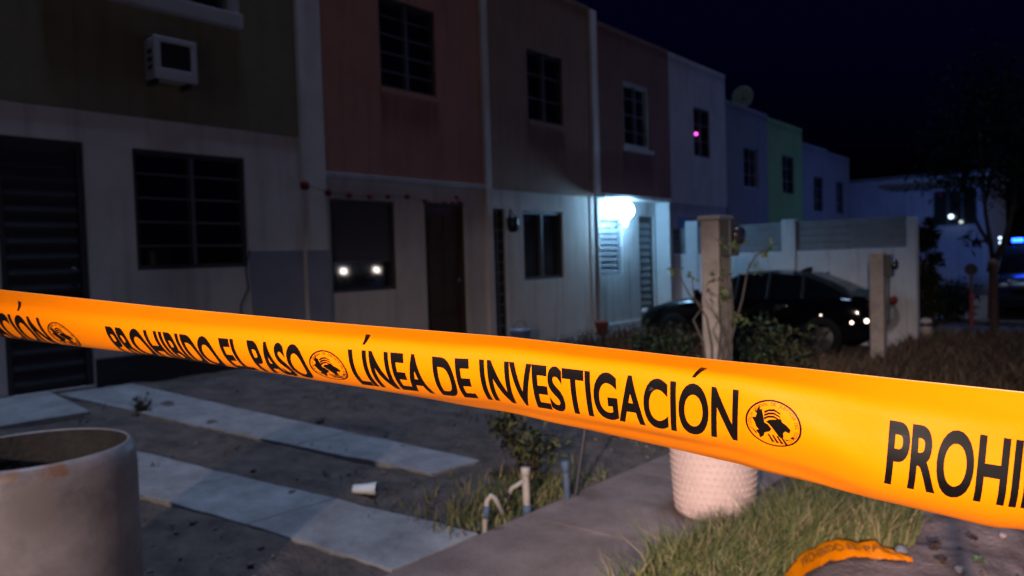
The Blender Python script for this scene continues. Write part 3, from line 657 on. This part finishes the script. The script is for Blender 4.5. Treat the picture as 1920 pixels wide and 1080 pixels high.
# tall dark hedge column beside the wall end, scrub behind
bush('hedge_column', 'tall dark shrub column at the end of the garden wall', (14.2, 2.52, 0), .22, 2.1, 2600, .10, [m_leafD], 'shrub', 40)
bush('yard_bush', 'dark rounded bush before the far white house', (19.5, 2.95, 0), .6, .75, 1100, .12, [m_leafD], clumps=24)
bush('yard_bush', 'wide dark bush at the foot of the far white house', (22.0, 3.6, 0), .8, .6, 900, .13, [m_leafD], clumps=24)

m_gr = [mat('grass_olive', (.165, .165, .065), .8, spec=.15), mat('grass_green', (.095, .125, .045), .8, spec=.15), mat('grass_straw', (.30, .24, .14), .8, spec=.15)]
m_dry = [mat('dry_straw', (.11, .072, .045), .85, spec=.1), mat('dry_brown', (.055, .036, .025), .85, spec=.1), mat('dry_pale', (.17, .115, .075), .85, spec=.1)]
def grass(name, label, mats, n, area, hmin, hmax, wts, wd=.006, dens=None):
    mb = MB()
    k = 0
    while k < n:
        p = area()
        if p is None: continue
        k += 1
        x, y = p; z = ground_z(x, y) - .015; h = random.uniform(hmin, hmax)
        if dens: h *= dens(x, y)
        a = random.uniform(0, 2 * math.pi); le = random.uniform(.1, .75) * h; dx, dy = math.cos(a) * le, math.sin(a) * le
        b = random.uniform(0, math.pi); wx, wy = math.cos(b) * wd, math.sin(b) * wd
        mi = random.choices(range(len(mats)), wts)[0]; b0 = len(mb.v)
        mb.v += [Vector((x - wx, y - wy, z)), Vector((x + wx, y + wy, z)), Vector((x + dx * .35 + wx * .7, y + dy * .35 + wy * .7, z + h * .6)), Vector((x + dx * .35 - wx * .7, y + dy * .35 - wy * .7, z + h * .6)), Vector((x + dx, y + dy, z + h * .95))]
        mb.f += [(b0, b0 + 1, b0 + 2, b0 + 3), (b0 + 3, b0 + 2, b0 + 4)]; mb.m += [mi, mi]
    o = stuff(mb.build(name, mats)); tag(o, label, 'grass'); return o
GP = [on_ground(x, y) for x, y in ((1120, 1145), (1225, 1100), (1310, 1075), (1400, 1040), (1455, 985), (1500, 925), (1640, 880), (1725, 905), (1722, 1008), (1680, 1030), (1560, 1030), (1500, 1060), (1430, 1150))]
def inside(x, y, P):
    r = False
    for a, b in zip(P, P[1:] + P[:1]):
        if (a.y > y) != (b.y > y) and x < (b.x - a.x) * (y - a.y) / (b.y - a.y) + a.x: r = not r
    return r
gx = (min(p.x for p in GP), max(p.x for p in GP)); gy = (min(p.y for p in GP), max(p.y for p in GP))
def area_main():
    x = random.uniform(*gx); y = random.uniform(*gy)
    if not inside(x + .10 * vnoise(y * 9, 3), y + .10 * vnoise(x * 9, 7), GP) or (x - pb.x) ** 2 + (y - pb.y) ** 2 < .05: return None
    if random.random() > .6 + .9 * (vnoise(x * 5, y * 5) + .3): return None
    return x, y
grass('grass', 'tall tangled olive grass along the sidewalk around the white pot', m_gr, 20000, area_main, .05, .24, (5, 5, 3), wd=.0045, dens=lambda x, y: .75 + .9 * (vnoise(x * 3, y * 3) + .3))
grass('grass', 'dry straw coloured grass on the verge beyond the white pot', m_dry, 24000, lambda: (random.uniform(6.4, 16), random.uniform(.3, 2.6)) if random.random() > .35 else (random.uniform(5.5, 10.8), random.uniform(2.65, 6.2)), .10, .34, (4, 4, 2), wd=.009)
def area_weeds():
    x = random.gauss(3.45, .35); y = 2.66 + abs(random.gauss(0, .22)); return (x, y) if 2.75 < x < 4.4 and y < 3.4 else None
grass('grass', 'sparse weedy grass around the capped water pipes', m_gr, 1100, area_weeds, .03, .13, (5, 4, 2), wd=.005)
def area_yard():
    x = random.uniform(.8, 9); y = random.uniform(2.66, 6.6)
    return (x, y) if vnoise(x * 1.7 + 3, y * 1.7) > .12 and not (1.6 < x < 3.9 and 2.6 < y < 6.9 and vnoise(x * 5, y * 5) < .25) else None
grass('grass', 'thin short weeds scattered over the dark front yard soil', m_dry + m_gr[:2], 2200, area_yard, .02, .07, (2, 4, 1, 2, 2), wd=.004)
# soil crumbs and pebbles
peb = MB(); m_peb = mat('pebble', (.20, .16, .15), .9, var=.5, scale=12)
for _ in range(900):
    x = random.uniform(.8, 6); y = random.choice([random.uniform(.05, .9), random.uniform(2.66, 6.4), random.uniform(2.66, 4)])
    if 1.5 < x < 3.95 and 2.6 < y < 6.9 and min(abs(x - table([(2.64, 2.62), (5.3, 1.93)], y)), abs(x - table([(3.4, 3.65), (6.84, 2.75)], y))) < .36: continue
    r = .004 + .016 * random.random() ** 3; peb.ico((x, y, ground_z(x, y) + r * .2), r, 1, jit=.25, sq=(1.2, 1, .7))
stuff(tag(peb.build('pebbles', m_peb), 'pebbles and soil crumbs strewn over the dirt', 'pebbles'))

# ------------------------------------------------------------------ capped water pipes, stake, litter
m_pvc = mat('pvc_white', (.46, .42, .39), .6, var=.3, scale=20); m_bluep = mat('blue_sleeve', (.075, .115, .19), .7, var=.2, scale=20); m_steel = mat('dark_steel', (.03, .03, .04), .5, metal=.4)
def wp(label, base, pix, r, sleeve, m0=m_pvc):
    b = on_ground(*base); dpt = (b - CP).dot(FW); o = thing('water_pipe', label, 'pipe', (b.x, b.y, ground_z(b.x, b.y)))
    P = [b - zz * .08] + [at_depth(x, y, dpt + dd) for x, y, dd in pix]
    MB().tube(P, r, 12).build('riser', m0, o, smooth=True)
    if sleeve:
        a, c = sleeve; pa, pc = at_depth(*a, dpt), at_depth(*c, dpt); MB().tube([pa, pc], r * 1.25, 12).build('sleeve', m_bluep, o, smooth=True)
    return o, dpt
wp('bent pale water pipe with a blue sleeve at the sidewalk edge', (907, 1000), [(910, 965, 0), (914, 938, 0), (920, 929, 0), (928, 934, .01), (943, 962, .04)], .014, ((911, 972), (913, 948)))
o_, d_ = wp('thick white capped water pipe with a side arm among the weeds', (988, 962), [(987, 930, 0), (985, 890, 0), (985, 880, 0)], .022, ((988, 966), (988, 946)))
MB().tube([at_depth(984, 900, d_ - .01), at_depth(972, 908, d_ - .02), at_depth(960, 915, d_), at_depth(948, 940, d_)], .013, 8).build('side_arm', m_pvc, o_, smooth=True)
MB().tube([at_depth(985, 892, d_), at_depth(985, 876, d_)], .027, 12).build('cap', m_pvc, o_, smooth=True)
wp('short blue-grey water pipe standing beside the dark stake', (1064, 940), [(1062, 900, 0), (1059, 866, 0)], .021, ((1061, 886), (1059, 864)), m_bluep)
b = on_ground(1073, 936); d_ = (b - CP).dot(FW); stk = thing('steel_stake', 'dark leaning steel stake beside the blue-grey pipe', 'stake', (b.x, b.y, ground_z(b.x, b.y)))
MB().tube([b - zz * .1, at_depth(1098, 800, d_ + .02), at_depth(1104, 770, d_ + .03)], .013, 8).build('rod', m_steel, stk); MB().lathe(at_depth(1104, 770, d_ + .03), [(0, -.005), (.022, -.005), (.022, .012), (0, .012)], 10).build('head', m_steel, stk)
# crumpled white cup
tq = on_ground(686, 926); tr = thing('crumpled_cup', 'crumpled white plastic cup lying between the driveway strips', 'litter', (tq.x, tq.y, ground_z(tq.x, tq.y)))
dv = (RT * 1 - UP * .25); dv.z = 0; dv.normalize(); pv = Vector((-dv.y, dv.x, 0)); c0 = Vector((tq.x, tq.y, ground_z(tq.x, tq.y) + .028))
cm = MB(); NN = 18
rg = [(h * 1.25, r * 1.2) for h, r in ((-.06, .018), (-.058, .026), (0, .031), (.045, .036), (.05, .039), (.052, .034))]
for h, r in rg:
    for k in range(NN):
        a = 2 * math.pi * k / NN; j = 1 + .22 * (hsh(k, round(h * 40)) - .5); cm.v.append(c0 + dv * h + (pv * math.cos(a) * 1.15 + zz * math.sin(a) * .75) * r * j)
for i in range(len(rg) - 1):
    for k in range(NN): cm.f.append((i * NN + k, i * NN + (k + 1) % NN, (i + 1) * NN + (k + 1) % NN, (i + 1) * NN + k)); cm.m.append(0)
cm.f.append(tuple(range(NN))); cm.m.append(0)
cm.build('cup_body', mat('white_plastic', (.85, .85, .84), .5), tr, smooth=True)
# stones and leaves near the verge
for (x, y, r, lab, m) in ((1880, 1007, .018, 'small pinkish stone on the bare dirt', mat('pink_stone', (.50, .36, .34), .8)), (1800, 1073, .022, 'pale broken stone beside the green leaf', mat('pale_stone', (.42, .33, .30), .8)), (1690, 1038, .03, 'grey lump of rubble behind the fallen yellow tape', mat('grey_rubble', (.26, .24, .25), .9)), (600, 792, .03, 'dark stone on the soil behind the driveway strip', mat('dark_stone', (.05, .05, .055), .9))):
    q = on_ground(x, y); tag(MB().ico((q.x, q.y, ground_z(q.x, q.y) + r * .4), r, 2, jit=.16, sq=(1.2, 1, .8)).build('stone', m, smooth=False, origin=(q.x, q.y, ground_z(q.x, q.y))), lab, 'stone')
q = on_ground(1838, 1057); lf = MB(); zq = ground_z(q.x, q.y)
for k in range(4): lf.leaf((q.x, q.y, zq + .012), (math.cos(k * 1.3), math.sin(k * 1.3), .25), (0, 0, 1), .05, .026, 0, .4)
tag(lf.build('fallen_leaf', mat('fresh_leaf', (.16, .22, .10), .6), origin=(q.x, q.y, zq)), 'small fresh green leaf lying on the bare dirt', 'leaf')
for k, (x, y) in enumerate(((1770, 1060), (1765, 1034), (1835, 1015), (1750, 1020))):
    q = on_ground(x, y); zq = ground_z(q.x, q.y); lf = MB()
    for j in range(3): lf.leaf((q.x, q.y, zq + .01), (math.cos(k + j * .5), math.sin(k + j * .5), .2), (0, 0, 1), .06, .03, 0, .5)
    tag(lf.build('dry_leaf', mat('dry_leaf', (.06, .035, .03), .8), origin=(q.x, q.y, zq)), 'dark curled dry leaf on the bare dirt by the verge', 'leaf', 'dry leaves on the dirt')

# ------------------------------------------------------------------ the far end of the street
m_farw = wallmat('far_white_wall', (.50, .50, .53), .4)
FX = 29.0
fhz = thing('far_house', 'low white house closing the street, dark shop window in its upper wall', 'house', (FX, 5.0, -.9))
pz0, pz1 = on_x(1592, 335, FX), on_x(1852, 335, FX)
wq0, wq1 = on_x(1752, 360, FX), on_x(1832, 420, FX)
MB().box(FX, FX + 5, pz1.y, pz0.y, -1.4, on_x(1700, 335, FX).z).build('wall', m_farw, fhz, bevel=.02)
MB().box(FX - .15, FX + 5.1, pz1.y - .1, pz0.y + .1, on_x(1700, 335, FX).z + .002, on_x(1700, 335, FX).z + .1).build('roof_slab', m_grey, fhz)
w_ = MB().box(FX - .06, FX - .002, wq1.y, wq0.y, wq1.z, wq0.z).build('window', m_frame, fhz)
for a in range(3): MB().box(FX - .075, FX - .061, lerp(wq1.y, wq0.y, a / 3) + .05, lerp(wq1.y, wq0.y, (a + 1) / 3) - .05, wq1.z + .06, wq0.z - .06).build('pane', m_glass, w_)
MB().box(FX - .7, FX - .002, wq1.y - .3, wq0.y + 1.2, wq0.z + .08, wq0.z + .16).build('awning', m_grey, fhz)
dd0, dd1 = on_x(1640, 560, FX), on_x(1610, 430, FX); MB().box(FX - .05, FX - .002, dd0.y, dd1.y, -1.3, .8).build('door', m_wood, fhz)
m_bul = mat('lit_bulb', (1, 1, 1), .4, emit=(.55, .75, 1), estr=3); m_bulw = mat('warm_bulb', (1, 1, 1), .4, emit=(1, .8, .65), estr=6); m_mag = mat('magenta_bulb', (1, .2, .9), .4, emit=(1, .10, .75), estr=3.0)
def bulb(label, P, r, m, cat='lamp', drop=.05, grp=None):
    o = thing('small_lamp', label, cat, P, grp); MB().ico(P, r, 2).build('bulb', m, o, smooth=True)
    MB().lathe(P, [(r * .5, r * .8), (r * .6, r * 1.2), (0, r * 1.4)], 8).build('socket', m_trim, o); return o
bulb('white strip lamp under the dark shop window', on_x(1783, 406, FX - .35), .08, m_bul); bulb('small dim lamp beside the white strip lamp', on_x(1802, 416, FX - .3), .06, mat('dim_bulb', (1, 1, 1), .4, emit=(.8, .9, .7), estr=.8))
bulb('magenta light glowing in the window of the pale lilac house', on_y(1305, 251, FAC + .03), .035, m_mag)
for x, y in ((1875, 446), (1888, 442), (1876, 455), (1881, 463), (1893, 420)): bulb('tiny cold white lamp hanging among the branches of the thin tree', at_depth(x, y, 17.5), .035, m_bul, grp='string of tiny lamps in the tree')
# satellite dish on the slate house
sd = on_y(1392, 182, 8.2); dsh = thing('satellite_dish', 'pale satellite dish on the slate house roof', 'dish', (sd.x, sd.y, 4.74))
MB().lathe((sd.x, sd.y, sd.z), [(0, .06), (.18, .045), (.30, 0), (.305, .004), (.18, .06), (0, .075)], 24, axis='x').build('reflector', m_acw, dsh, smooth=True); MB().tube([(sd.x + .05, sd.y, sd.z), (sd.x + .12, sd.y, sd.z - .2), (sd.x + .12, sd.y, 4.7)], .025, 8).build('mast', m_bar, dsh)
# thin tree, right
def tree(name, label, base, limbs, crown, n, ln):
    o = thing(name, label, 'tree', base)
    for P, r in limbs: MB().tube(P, [r * (1 - .6 * k / (len(P) - 1)) for k in range(len(P))], 9).build('trunk' if P is limbs[0][0] else 'limb', m_stem, o, smooth=True)
    fo = MB()
    for c, r, k in crown: leaf_cluster(fo, c, r, int(n * k), ln, up=-.2, mats=2, wd=.32)
    fo.build('crown', [m_leafD, m_leafD], o); return o
TD = 15.5
tb = on_ground(1868, 620); tb = Vector((at_depth(1868, 560, TD).x, at_depth(1868, 560, TD).y, 0)); tb.z = ground_z(tb.x, tb.y)
T = lambda x, y, d=0: at_depth(x, y, TD + d)
tree('street_tree', 'thin forked tree on the verge with a loose dark crown', tb,
     [([tb - zz * .2, T(1866, 520), T(1858, 460), T(1848, 400), T(1842, 330), T(1838, 250)], .06), ([T(1858, 460), T(1838, 430), T(1822, 400, .3), T(1805, 345, .4)], .045), ([T(1862, 500), T(1885, 450, -.3), T(1902, 380, -.4), T(1910, 290, -.4)], .07), ([T(1846, 380), T(1860, 330, .3), T(1880, 270, .4)], .05), ([T(1860, 452), T(1828, 452, -.2), T(1816, 450, -.2)], .035)],
     [(T(1838, 240), .9, 1), (T(1790, 290, .4), .7, .8), (T(1880, 250, .4), .9, 1), (T(1920, 280, -.4), .9, 1), (T(1860, 180), 1.1, 1.1), (T(1950, 180), 1.2, 1.1), (T(1760, 320, .6), .45, .35), (T(1815, 342, .4), .4, .4), (T(1905, 350, -.4), .5, .5), (T(1818, 450, -.2), .16, .06)], 620, .16)
# posts and sign at the right
sb = on_x(1822, 612, 18.0); sg = thing('street_sign', 'small round sign on a thin red and white post', 'sign', (sb.x, sb.y, ground_z(sb.x, sb.y)))
sgz = ground_z(sb.x, sb.y); st_ = on_x(1820, 505, 18.0)
MB().tube([(sb.x, sb.y, sgz - .1), (sb.x, sb.y, st_.z)], .03, 8).build('pole', m_bar, sg); MB().tube([(sb.x, sb.y, sgz + .05), (sb.x, sb.y, sgz + .75)], .04, 8).build('painted_sleeve', mat('faded_red', (.25, .05, .07), .7), sg)
MB().lathe((sb.x - .05, sb.y, st_.z), [(0, 0), (.12, 0), (.12, .02), (0, .02)], 20, axis='x').build('sign_plate', m_frame, sg)
cb = on_x(1736, 632, 14.0); MBz = ground_z(cb.x, cb.y)
bo = thing('bollard', 'stubby white bollard near the dark shrub column', 'bollard', (cb.x, cb.y, MBz)); MB().lathe((cb.x, cb.y, MBz - .05), [(0, 0), (.10, 0), (.095, .48), (.07, .53), (0, .54)], 14).build('shaft', m_post, bo, smooth=True)
MB().lathe((cb.x, cb.y, MBz + .35), [(.0985, 0), (.1, .06), (.097, .061)], 14).build('band', m_frame, bo)
ub = at_depth(1862, 560, 14.2); uz = ground_z(ub.x, ub.y); ut = at_depth(1862, 492, 14.2)
up_ = thing('wooden_stump_post', 'short brown timber post with a swollen top by the thin tree', 'post', (ub.x, ub.y, uz))
MB().lathe((ub.x, ub.y, uz - .1), [(0, 0), (.075, 0), (.065, ut.z - uz - .05), (.09, ut.z - uz), (.09, ut.z - uz + .10), (.05, ut.z - uz + .16), (0, ut.z - uz + .17)], 14).build('shaft', mat('timber', (.11, .06, .045), .8, var=.4, scale=12), up_, smooth=True)
MB().lathe((ub.x, ub.y, ut.z - .08), [(.082, 0), (.086, .02), (.082, .04)], 14).build('ring', m_steel, up_)
# ------------------------------------------------------------------ the caution tape
m_tape = mat('orange_tape', (.78, .20, .0005), .40, var=.05, scale=3, spec=.10, bump=.10, bscale=16)
m_ink = mat('black_ink', (.004, .003, .003), .38, spec=.18)
TOP = [(0, 543), (300, 575), (600, 603), (960, 632), (1280, 668), (1500, 690), (1700, 712), (1920, 735)]
BOT = [(0, 632), (320, 670), (640, 720), (960, 775), (1280, 845), (1500, 900), (1700, 950), (1920, 1003)]
PH0 = [(0, 42), (210, 42), (655, 60), (1000, 66), (1380, 66), (1560, 50), (1665, 32), (1920, 14)]
TW = .178; NV = 44
def project(P):
    v = P - CP; w = v.dot(FW); return 960 + FPX * v.dot(RT) / w, 540 - FPX * v.dot(UP) / w
def top_pt(x): return at_depth(x, table(TOP, x), 1 / (.90 + .687 * x / 1920))
TA, TB = top_pt(0), top_pt(1920)
TDIR = (TB - TA).normalized(); TN = Vector((TDIR.y, -TDIR.x, 0)).normalized()
if TN.dot(CP - TA) < 0: TN = -TN
TDN = TDIR.cross(TN).normalized()
if TDN.z > 0: TDN = -TDN
def section(x, th):
    xc = clamp(x, 0, 1920); vs = lerp(.22, .50, smooth((xc - 1350) / 350)); p0 = R(table(PH0, xc)); P = top_pt(x); out = [P.copy()]
    for i in range(NV):
        v = (i + .5) / NV
        ph = -.82 * p0 * (1 - smooth((v - .125) / .095))
        if v > vs: ph -= th * ((v - vs) / (1 - vs)) ** .75
        ph += R(20) * vnoise(x / 420 + 5, v * 6) * smooth(v * 4)
        ph += R(9) * vnoise(x / 300 + 9, v * 11) * clamp(v * 6) + R(4) * vnoise(x / 90, v * 3 + 20)
        P = P + (TDN * math.cos(ph) + TN * math.sin(ph)) * (TW / NV); out.append(P.copy())
    return out
def solve(x):
    lo, hi = 0., R(250)
    for _ in range(24):
        th = (lo + hi) / 2
        e = max(q[1] - table(BOT, q[0]) for q in map(project, section(x, th)))
        if e > 0: lo = th
        else: hi = th
    return lo
TX = list(range(-1500, 2401, 20)); THS = {x: solve(clamp(x, 0, 1920)) for x in TX}
THL = [THS[x] for x in TX]
for _ in range(3): THL = [(THL[max(i - 1, 0)] + 2 * THL[i] + THL[min(i + 1, len(THL) - 1)]) / 4 for i in range(len(THL))]
GRID = [section(x, t) for x, t in zip(TX, THL)]
tape = thing('caution_tape', 'orange caution tape with black lettering stretched across the scene', 'tape', tuple(GRID[0][0]))
tm = MB()
for c in GRID: tm.v += c
NC = NV + 1
for i in range(len(TX) - 1):
    for j in range(NV): tm.f.append((i * NC + j, i * NC + j + 1, (i + 1) * NC + j + 1, (i + 1) * NC + j)); tm.m.append(0)
tm.build('film', m_tape, tape, smooth=True)
sv = MB()
for i, c in enumerate(GRID):
    e = (c[1] - c[0]).normalized(); sv.v += [c[0] - e * .0002 + TN * .0004, c[0] + e * .0005 + TN * .0006]
for i in range(len(GRID) - 1): sv.f.append((i * 2, i * 2 + 1, i * 2 + 3, i * 2 + 2)); sv.m.append(0)
sv.build('cut_edge_highlight', mat('painted_edge_highlight', (.55, .28, .12), .5), tape)  # pale strip paints the light caught along the tape's top edge
ARC = [0.]
for a, b in zip(GRID, GRID[1:]): ARC.append(ARC[-1] + (b[14] - a[14]).length)
def arc_of(x):
    """arc length along the tape of the point whose print line shows at picture column x"""
    px_ = [project(c[16])[0] for c in GRID]
    for i in range(len(px_) - 1):
        if px_[i] <= x <= px_[i + 1]: return lerp(ARC[i], ARC[i + 1], (x - px_[i]) / (px_[i + 1] - px_[i]))
def surf(a, v, grid=None, arc=None, off=.0005):
    grid = grid or GRID; arc = arc or ARC; a = clamp(a, arc[0] + 1e-6, arc[-1] - 1e-6); nv = len(grid[0]) - 1
    lo, hi = 0, len(arc) - 1
    while hi - lo > 1:
        mid = (lo + hi) // 2
        if arc[mid] <= a: lo = mid
        else: hi = mid
    t = (a - arc[lo]) / (arc[hi] - arc[lo]); f = clamp(v, 0, .9999) * nv; j = int(f); s = f - j
    A, B, C_, D_ = grid[lo][j], grid[hi][j], grid[lo][j + 1], grid[hi][j + 1]
    p = A.lerp(B, t).lerp(C_.lerp(D_, t), s)
    n = (B - A).lerp(D_ - C_, s).cross((C_ - A).lerp(D_ - B, t)).normalized()
    return p, n
def flat_text(body, offset=.0):
    cu = bpy.data.curves.new('txt', 'FONT'); cu.body = body; cu.offset = offset; cu.resolution_u = 6; cu.fill_mode = 'FRONT'
    ob = bpy.data.objects.new('txt', cu); COL.objects.link(ob); dg = bpy.context.evaluated_depsgraph_get()
    me = bpy.data.meshes.new_from_object(ob.evaluated_get(dg)); bm = bmesh.new(); bm.from_mesh(me)
    bpy.data.objects.remove(ob); bpy.data.curves.remove(cu); bpy.data.meshes.remove(me); return bm
CAP = .729
def press(bm, name, a0, a1, v0, v1, ylo, yhi, xr=None, parent=None, m=None, cuts=14, grid=None, arc=None, nsign=1.0, xcuts=0):
    """lay flat print (x along the tape, y up) on the film between arcs a0..a1 and rows v0 (top) .. v1"""
    xs = [v.co.x for v in bm.verts]; x0, x1 = xr or (min(xs), max(xs))
    for k in range(1, cuts * 2):
        y = ylo + (yhi - ylo) * (k / cuts - .5)
        bmesh.ops.bisect_plane(bm, geom=bm.verts[:] + bm.edges[:] + bm.faces[:], plane_co=(0, y, 0), plane_no=(0, 1, 0))
    nxc = xcuts or max(2, int((x1 - x0) * 3))
    for k in range(1, nxc):
        bmesh.ops.bisect_plane(bm, geom=bm.verts[:] + bm.edges[:] + bm.faces[:], plane_co=(x0 + (x1 - x0) * k / nxc, 0, 0), plane_no=(1, 0, 0))
    for v in bm.verts:
        a = lerp(a0, a1, (v.co.x - x0) / (x1 - x0)); vv = lerp(v1, v0, (v.co.y - ylo) / (yhi - ylo))
        p, n = surf(a, vv, grid, arc); v.co = p + n * nsign * .0005 - ORG[parent.name]
    me = bpy.data.meshes.new(name); bm.to_mesh(me); bm.free(); me.materials.append(m or m_ink)
    o = bpy.data.objects.new(name, me); COL.objects.link(o); o.parent = parent; ORG[o.name] = ORG[parent.name]; return o
_, nrm = surf(arc_of(900), .4); NS = 1.0 if nrm.dot(CP - GRID[60][10]) > 0 else -1.0
V0, V1 = .232, .575
def bold_text(body, off=.028):
    plain = body.replace('Í', 'I').replace('Ó', 'O'); bm = flat_text(plain, off)
    def wid(t):
        b = flat_text(t, off); r = (min(v.co.x for v in b.verts), max(v.co.x for v in b.verts)); b.free(); return r
    for k, ch in enumerate(body):
        if ch in 'ÍÓ':
            x1 = wid(plain[:k + 1])[1]; w = wid(plain[k]); c = x1 - (w[1] - w[0]) / 2
            bm.faces.new([bm.verts.new((c + dx, dy, 0)) for dx, dy in ((-.06, .79), (.03, .79), (.36, .99), (.20, 1.00))])
    return bm
def words(body, xa, xb):
    press(bold_text(body), 'lettering', arc_of(xa), arc_of(xb), V0, V1, 0, CAP, parent=tape, nsign=NS)
words('PROHIBIDO EL PASO', 207, 572)
words('LÍNEA DE INVESTIGACIÓN', 657, 1384)
per = arc_of(1665) - arc_of(207)
la = arc_of(1384) - per; lw_ = arc_of(1384) - arc_of(657)
press(bold_text('LÍNEA DE INVESTIGACIÓN'), 'lettering', la - lw_, la, V0, V1, 0, CAP, parent=tape, nsign=NS)
press(bold_text('PROHIBIDO EL PASO'), 'lettering', arc_of(1665), arc_of(1665) + (arc_of(572) - arc_of(207)) * 1.0, V0, V1, 0, CAP, parent=tape, nsign=NS)

def emblem(ac, rv=.145, ra=None, vc=None):
    bm = bmesh.new()
    def poly(pts): 
        f = bm.faces.new([bm.verts.new((x, y, 0)) for x, y in pts]); return f
    def pxp(pts, k=1.18): return [((x - 512) / 280 * k, (722 - y) / 201 * k) for x, y in pts]
    N = 72
    for r1, r2 in ((1.0, .93),):
        for k in range(N):
            a, b = 2 * math.pi * k / N, 2 * math.pi * (k + 1) / N
            poly([(r1 * math.cos(a), r1 * math.sin(a)), (r1 * math.cos(b), r1 * math.sin(b)), (r2 * math.cos(b), r2 * math.sin(b)), (r2 * math.cos(a), r2 * math.sin(a))])
    poly(pxp([(385, 612), (372, 640), (352, 650), (372, 662), (362, 690), (330, 697), (352, 722), (372, 762), (396, 780), (368, 790), (396, 818), (408, 846), (438, 822), (446, 792), (486, 776), (502, 752), (470, 724), (440, 716), (428, 672), (412, 625), (400, 630)]))
    for dy in (0, 22, 44):
        poly(pxp([(432, 636 + dy), (470, 617 + dy), (515, 610 + dy), (565, 628 + dy), (572, 640 + dy), (515, 624 + dy), (470, 632 + dy), (438, 650 + dy)]))
    poly(pxp([(452, 706), (490, 684), (540, 676), (572, 664), (592, 690), (620, 700), (660, 728), (652, 754), (616, 748), (600, 764), (606, 790), (598, 812), (566, 800), (540, 772), (516, 748), (484, 722)]))
    for dx in (0, 38, 76, 112):
        poly(pxp([(470 + dx, 800), (482 + dx, 794), (520 + dx, 838), (536 + dx, 852), (512 + dx, 858), (498 + dx, 838)]))
    poly(pxp([(660, 788), (682, 774), (704, 788), (680, 796)])); poly(pxp([(612, 812), (650, 808), (640, 822)]))
    poly(pxp([(300, 800), (312, 796), (352, 826), (346, 838)], .98)); poly(pxp([(664, 880), (716, 850), (728, 862), (684, 886)], .98))
    bmesh.ops.recalc_face_normals(bm, faces=bm.faces[:])
    for body, r, a0, a1, flip in (('FISCALÍA GENERAL DE JUSTICIA DEL ESTADO', .78, R(203), R(-40), 1),):
        n = len(body)
        for k, ch in enumerate(body):
            if ch == ' ': continue
            tb = flat_text(ch); an = lerp(a0, a1, k / (n - 1)); sc_ = .17
            w = max(v.co.x for v in tb.verts) / 2
            mt = Matrix.Translation((r * math.cos(an), r * math.sin(an), 0)) @ Matrix.Rotation(an - math.pi / 2, 4, 'Z') @ Matrix.Scale(sc_, 4) @ Matrix.Translation((-w, 0, 0))
            tb.transform(mt); me = bpy.data.meshes.new('x'); tb.to_mesh(me); tb.free(); bm.from_mesh(me); bpy.data.meshes.remove(me)
    ra = ra or .0265; vc = vc or .405
    press(bm, 'emblem', ac - ra, ac + ra, vc - rv, vc + rv, -1, 1, xr=(-1, 1), parent=tape, nsign=NS, cuts=10, xcuts=12)
e2 = arc_of(1450); e1 = arc_of(612)
emblem(e2); emblem(e1); emblem(e2 - per)
# stakes that hold the tape, beyond both edges of the picture
m_stake = mat('rough_timber', (.22, .15, .10), .85, var=.4, scale=10)
for c, lab in ((GRID[0], 'timber stake tying the tape on the yard side'), (GRID[-1], 'timber stake tying the tape on the street side')):
    p = c[0]; z0 = ground_z(p.x, p.y); o = thing('timber_stake', lab, 'stake', (p.x, p.y, z0))
    q = p + TDIR * (.02 if c is GRID[-1] else -.02)
    MB().box(q.x - .02, q.x + .02, q.y - .02, q.y + .02, z0 - .2, p.z + .08).build('shaft', m_stake, o, bevel=.004)
    MB().box(q.x - .023, q.x + .023, q.y - .023, q.y + .023, p.z - .13, p.z).build('knot', m_tape, o)

# ------------------------------------------------------------------ loose end of tape on the ground
pix = [(1430, 1150), (1470, 1098), (1505, 1062), (1545, 1042), (1590, 1036), (1640, 1040), (1685, 1050), (1712, 1056)]
pw = [.5, .7, .95, 1, 1, .9, .45, .12]
cl = []
for (x, y), w in zip(pix, pw):
    q = on_ground(x, y); cl.append((Vector((q.x, q.y, ground_z(q.x, q.y))), w))
fine = []
for i in range(len(cl) - 1):
    for k in range(8): t = k / 8; fine.append((cl[i][0].lerp(cl[i + 1][0], t), lerp(cl[i][1], cl[i + 1][1], t)))
fine.append(cl[-1]); fine = [(sum((fine[clamp(i + d, 0, len(fine) - 1)][0] for d in (-3, -2, -1, 0, 1, 2, 3)), Vector()) / 7, fine[i][1]) for i in range(len(fine))]
g2 = []; toward = Vector((-fh.x, -fh.y, 0))
for i, (p, w) in enumerate(fine):
    row = []
    for j in range(13):
        v = j / 12; wob = .012 * vnoise(i * .35, v * 3) + .008 * vnoise(i * .9, v * 6)
        hgt = (.048 + .02 * vnoise(i * .2, 3)) * w * math.cos(v * 1.45) + .012 + wob
        row.append(p + toward * (.10 * w * math.sin(v * 1.35)) + zz * hgt)
    g2.append(row)
ft = thing('loose_tape', 'crumpled loose end of orange tape lying at the grass edge', 'tape', tuple(fine[10][0]))
tm = MB()
for r_ in g2: tm.v += r_
for i in range(len(g2) - 1):
    for j in range(12): tm.f.append((i * 13 + j, (i + 1) * 13 + j, (i + 1) * 13 + j + 1, i * 13 + j + 1)); tm.m.append(0)
tm.build('film', m_tape, ft, smooth=True)
a2 = [0.]
for a, b in zip(g2, g2[1:]): a2.append(a2[-1] + (b[6] - a[6]).length)
press(flat_text('PROHIBIDO EL PASO', .02), 'lettering', a2[14], a2[-10], .22, .60, 0, CAP, parent=ft, grid=g2, arc=a2, nsign=NS, m=mat('smudged_ink', (.16, .06, .004), .5), cuts=5)
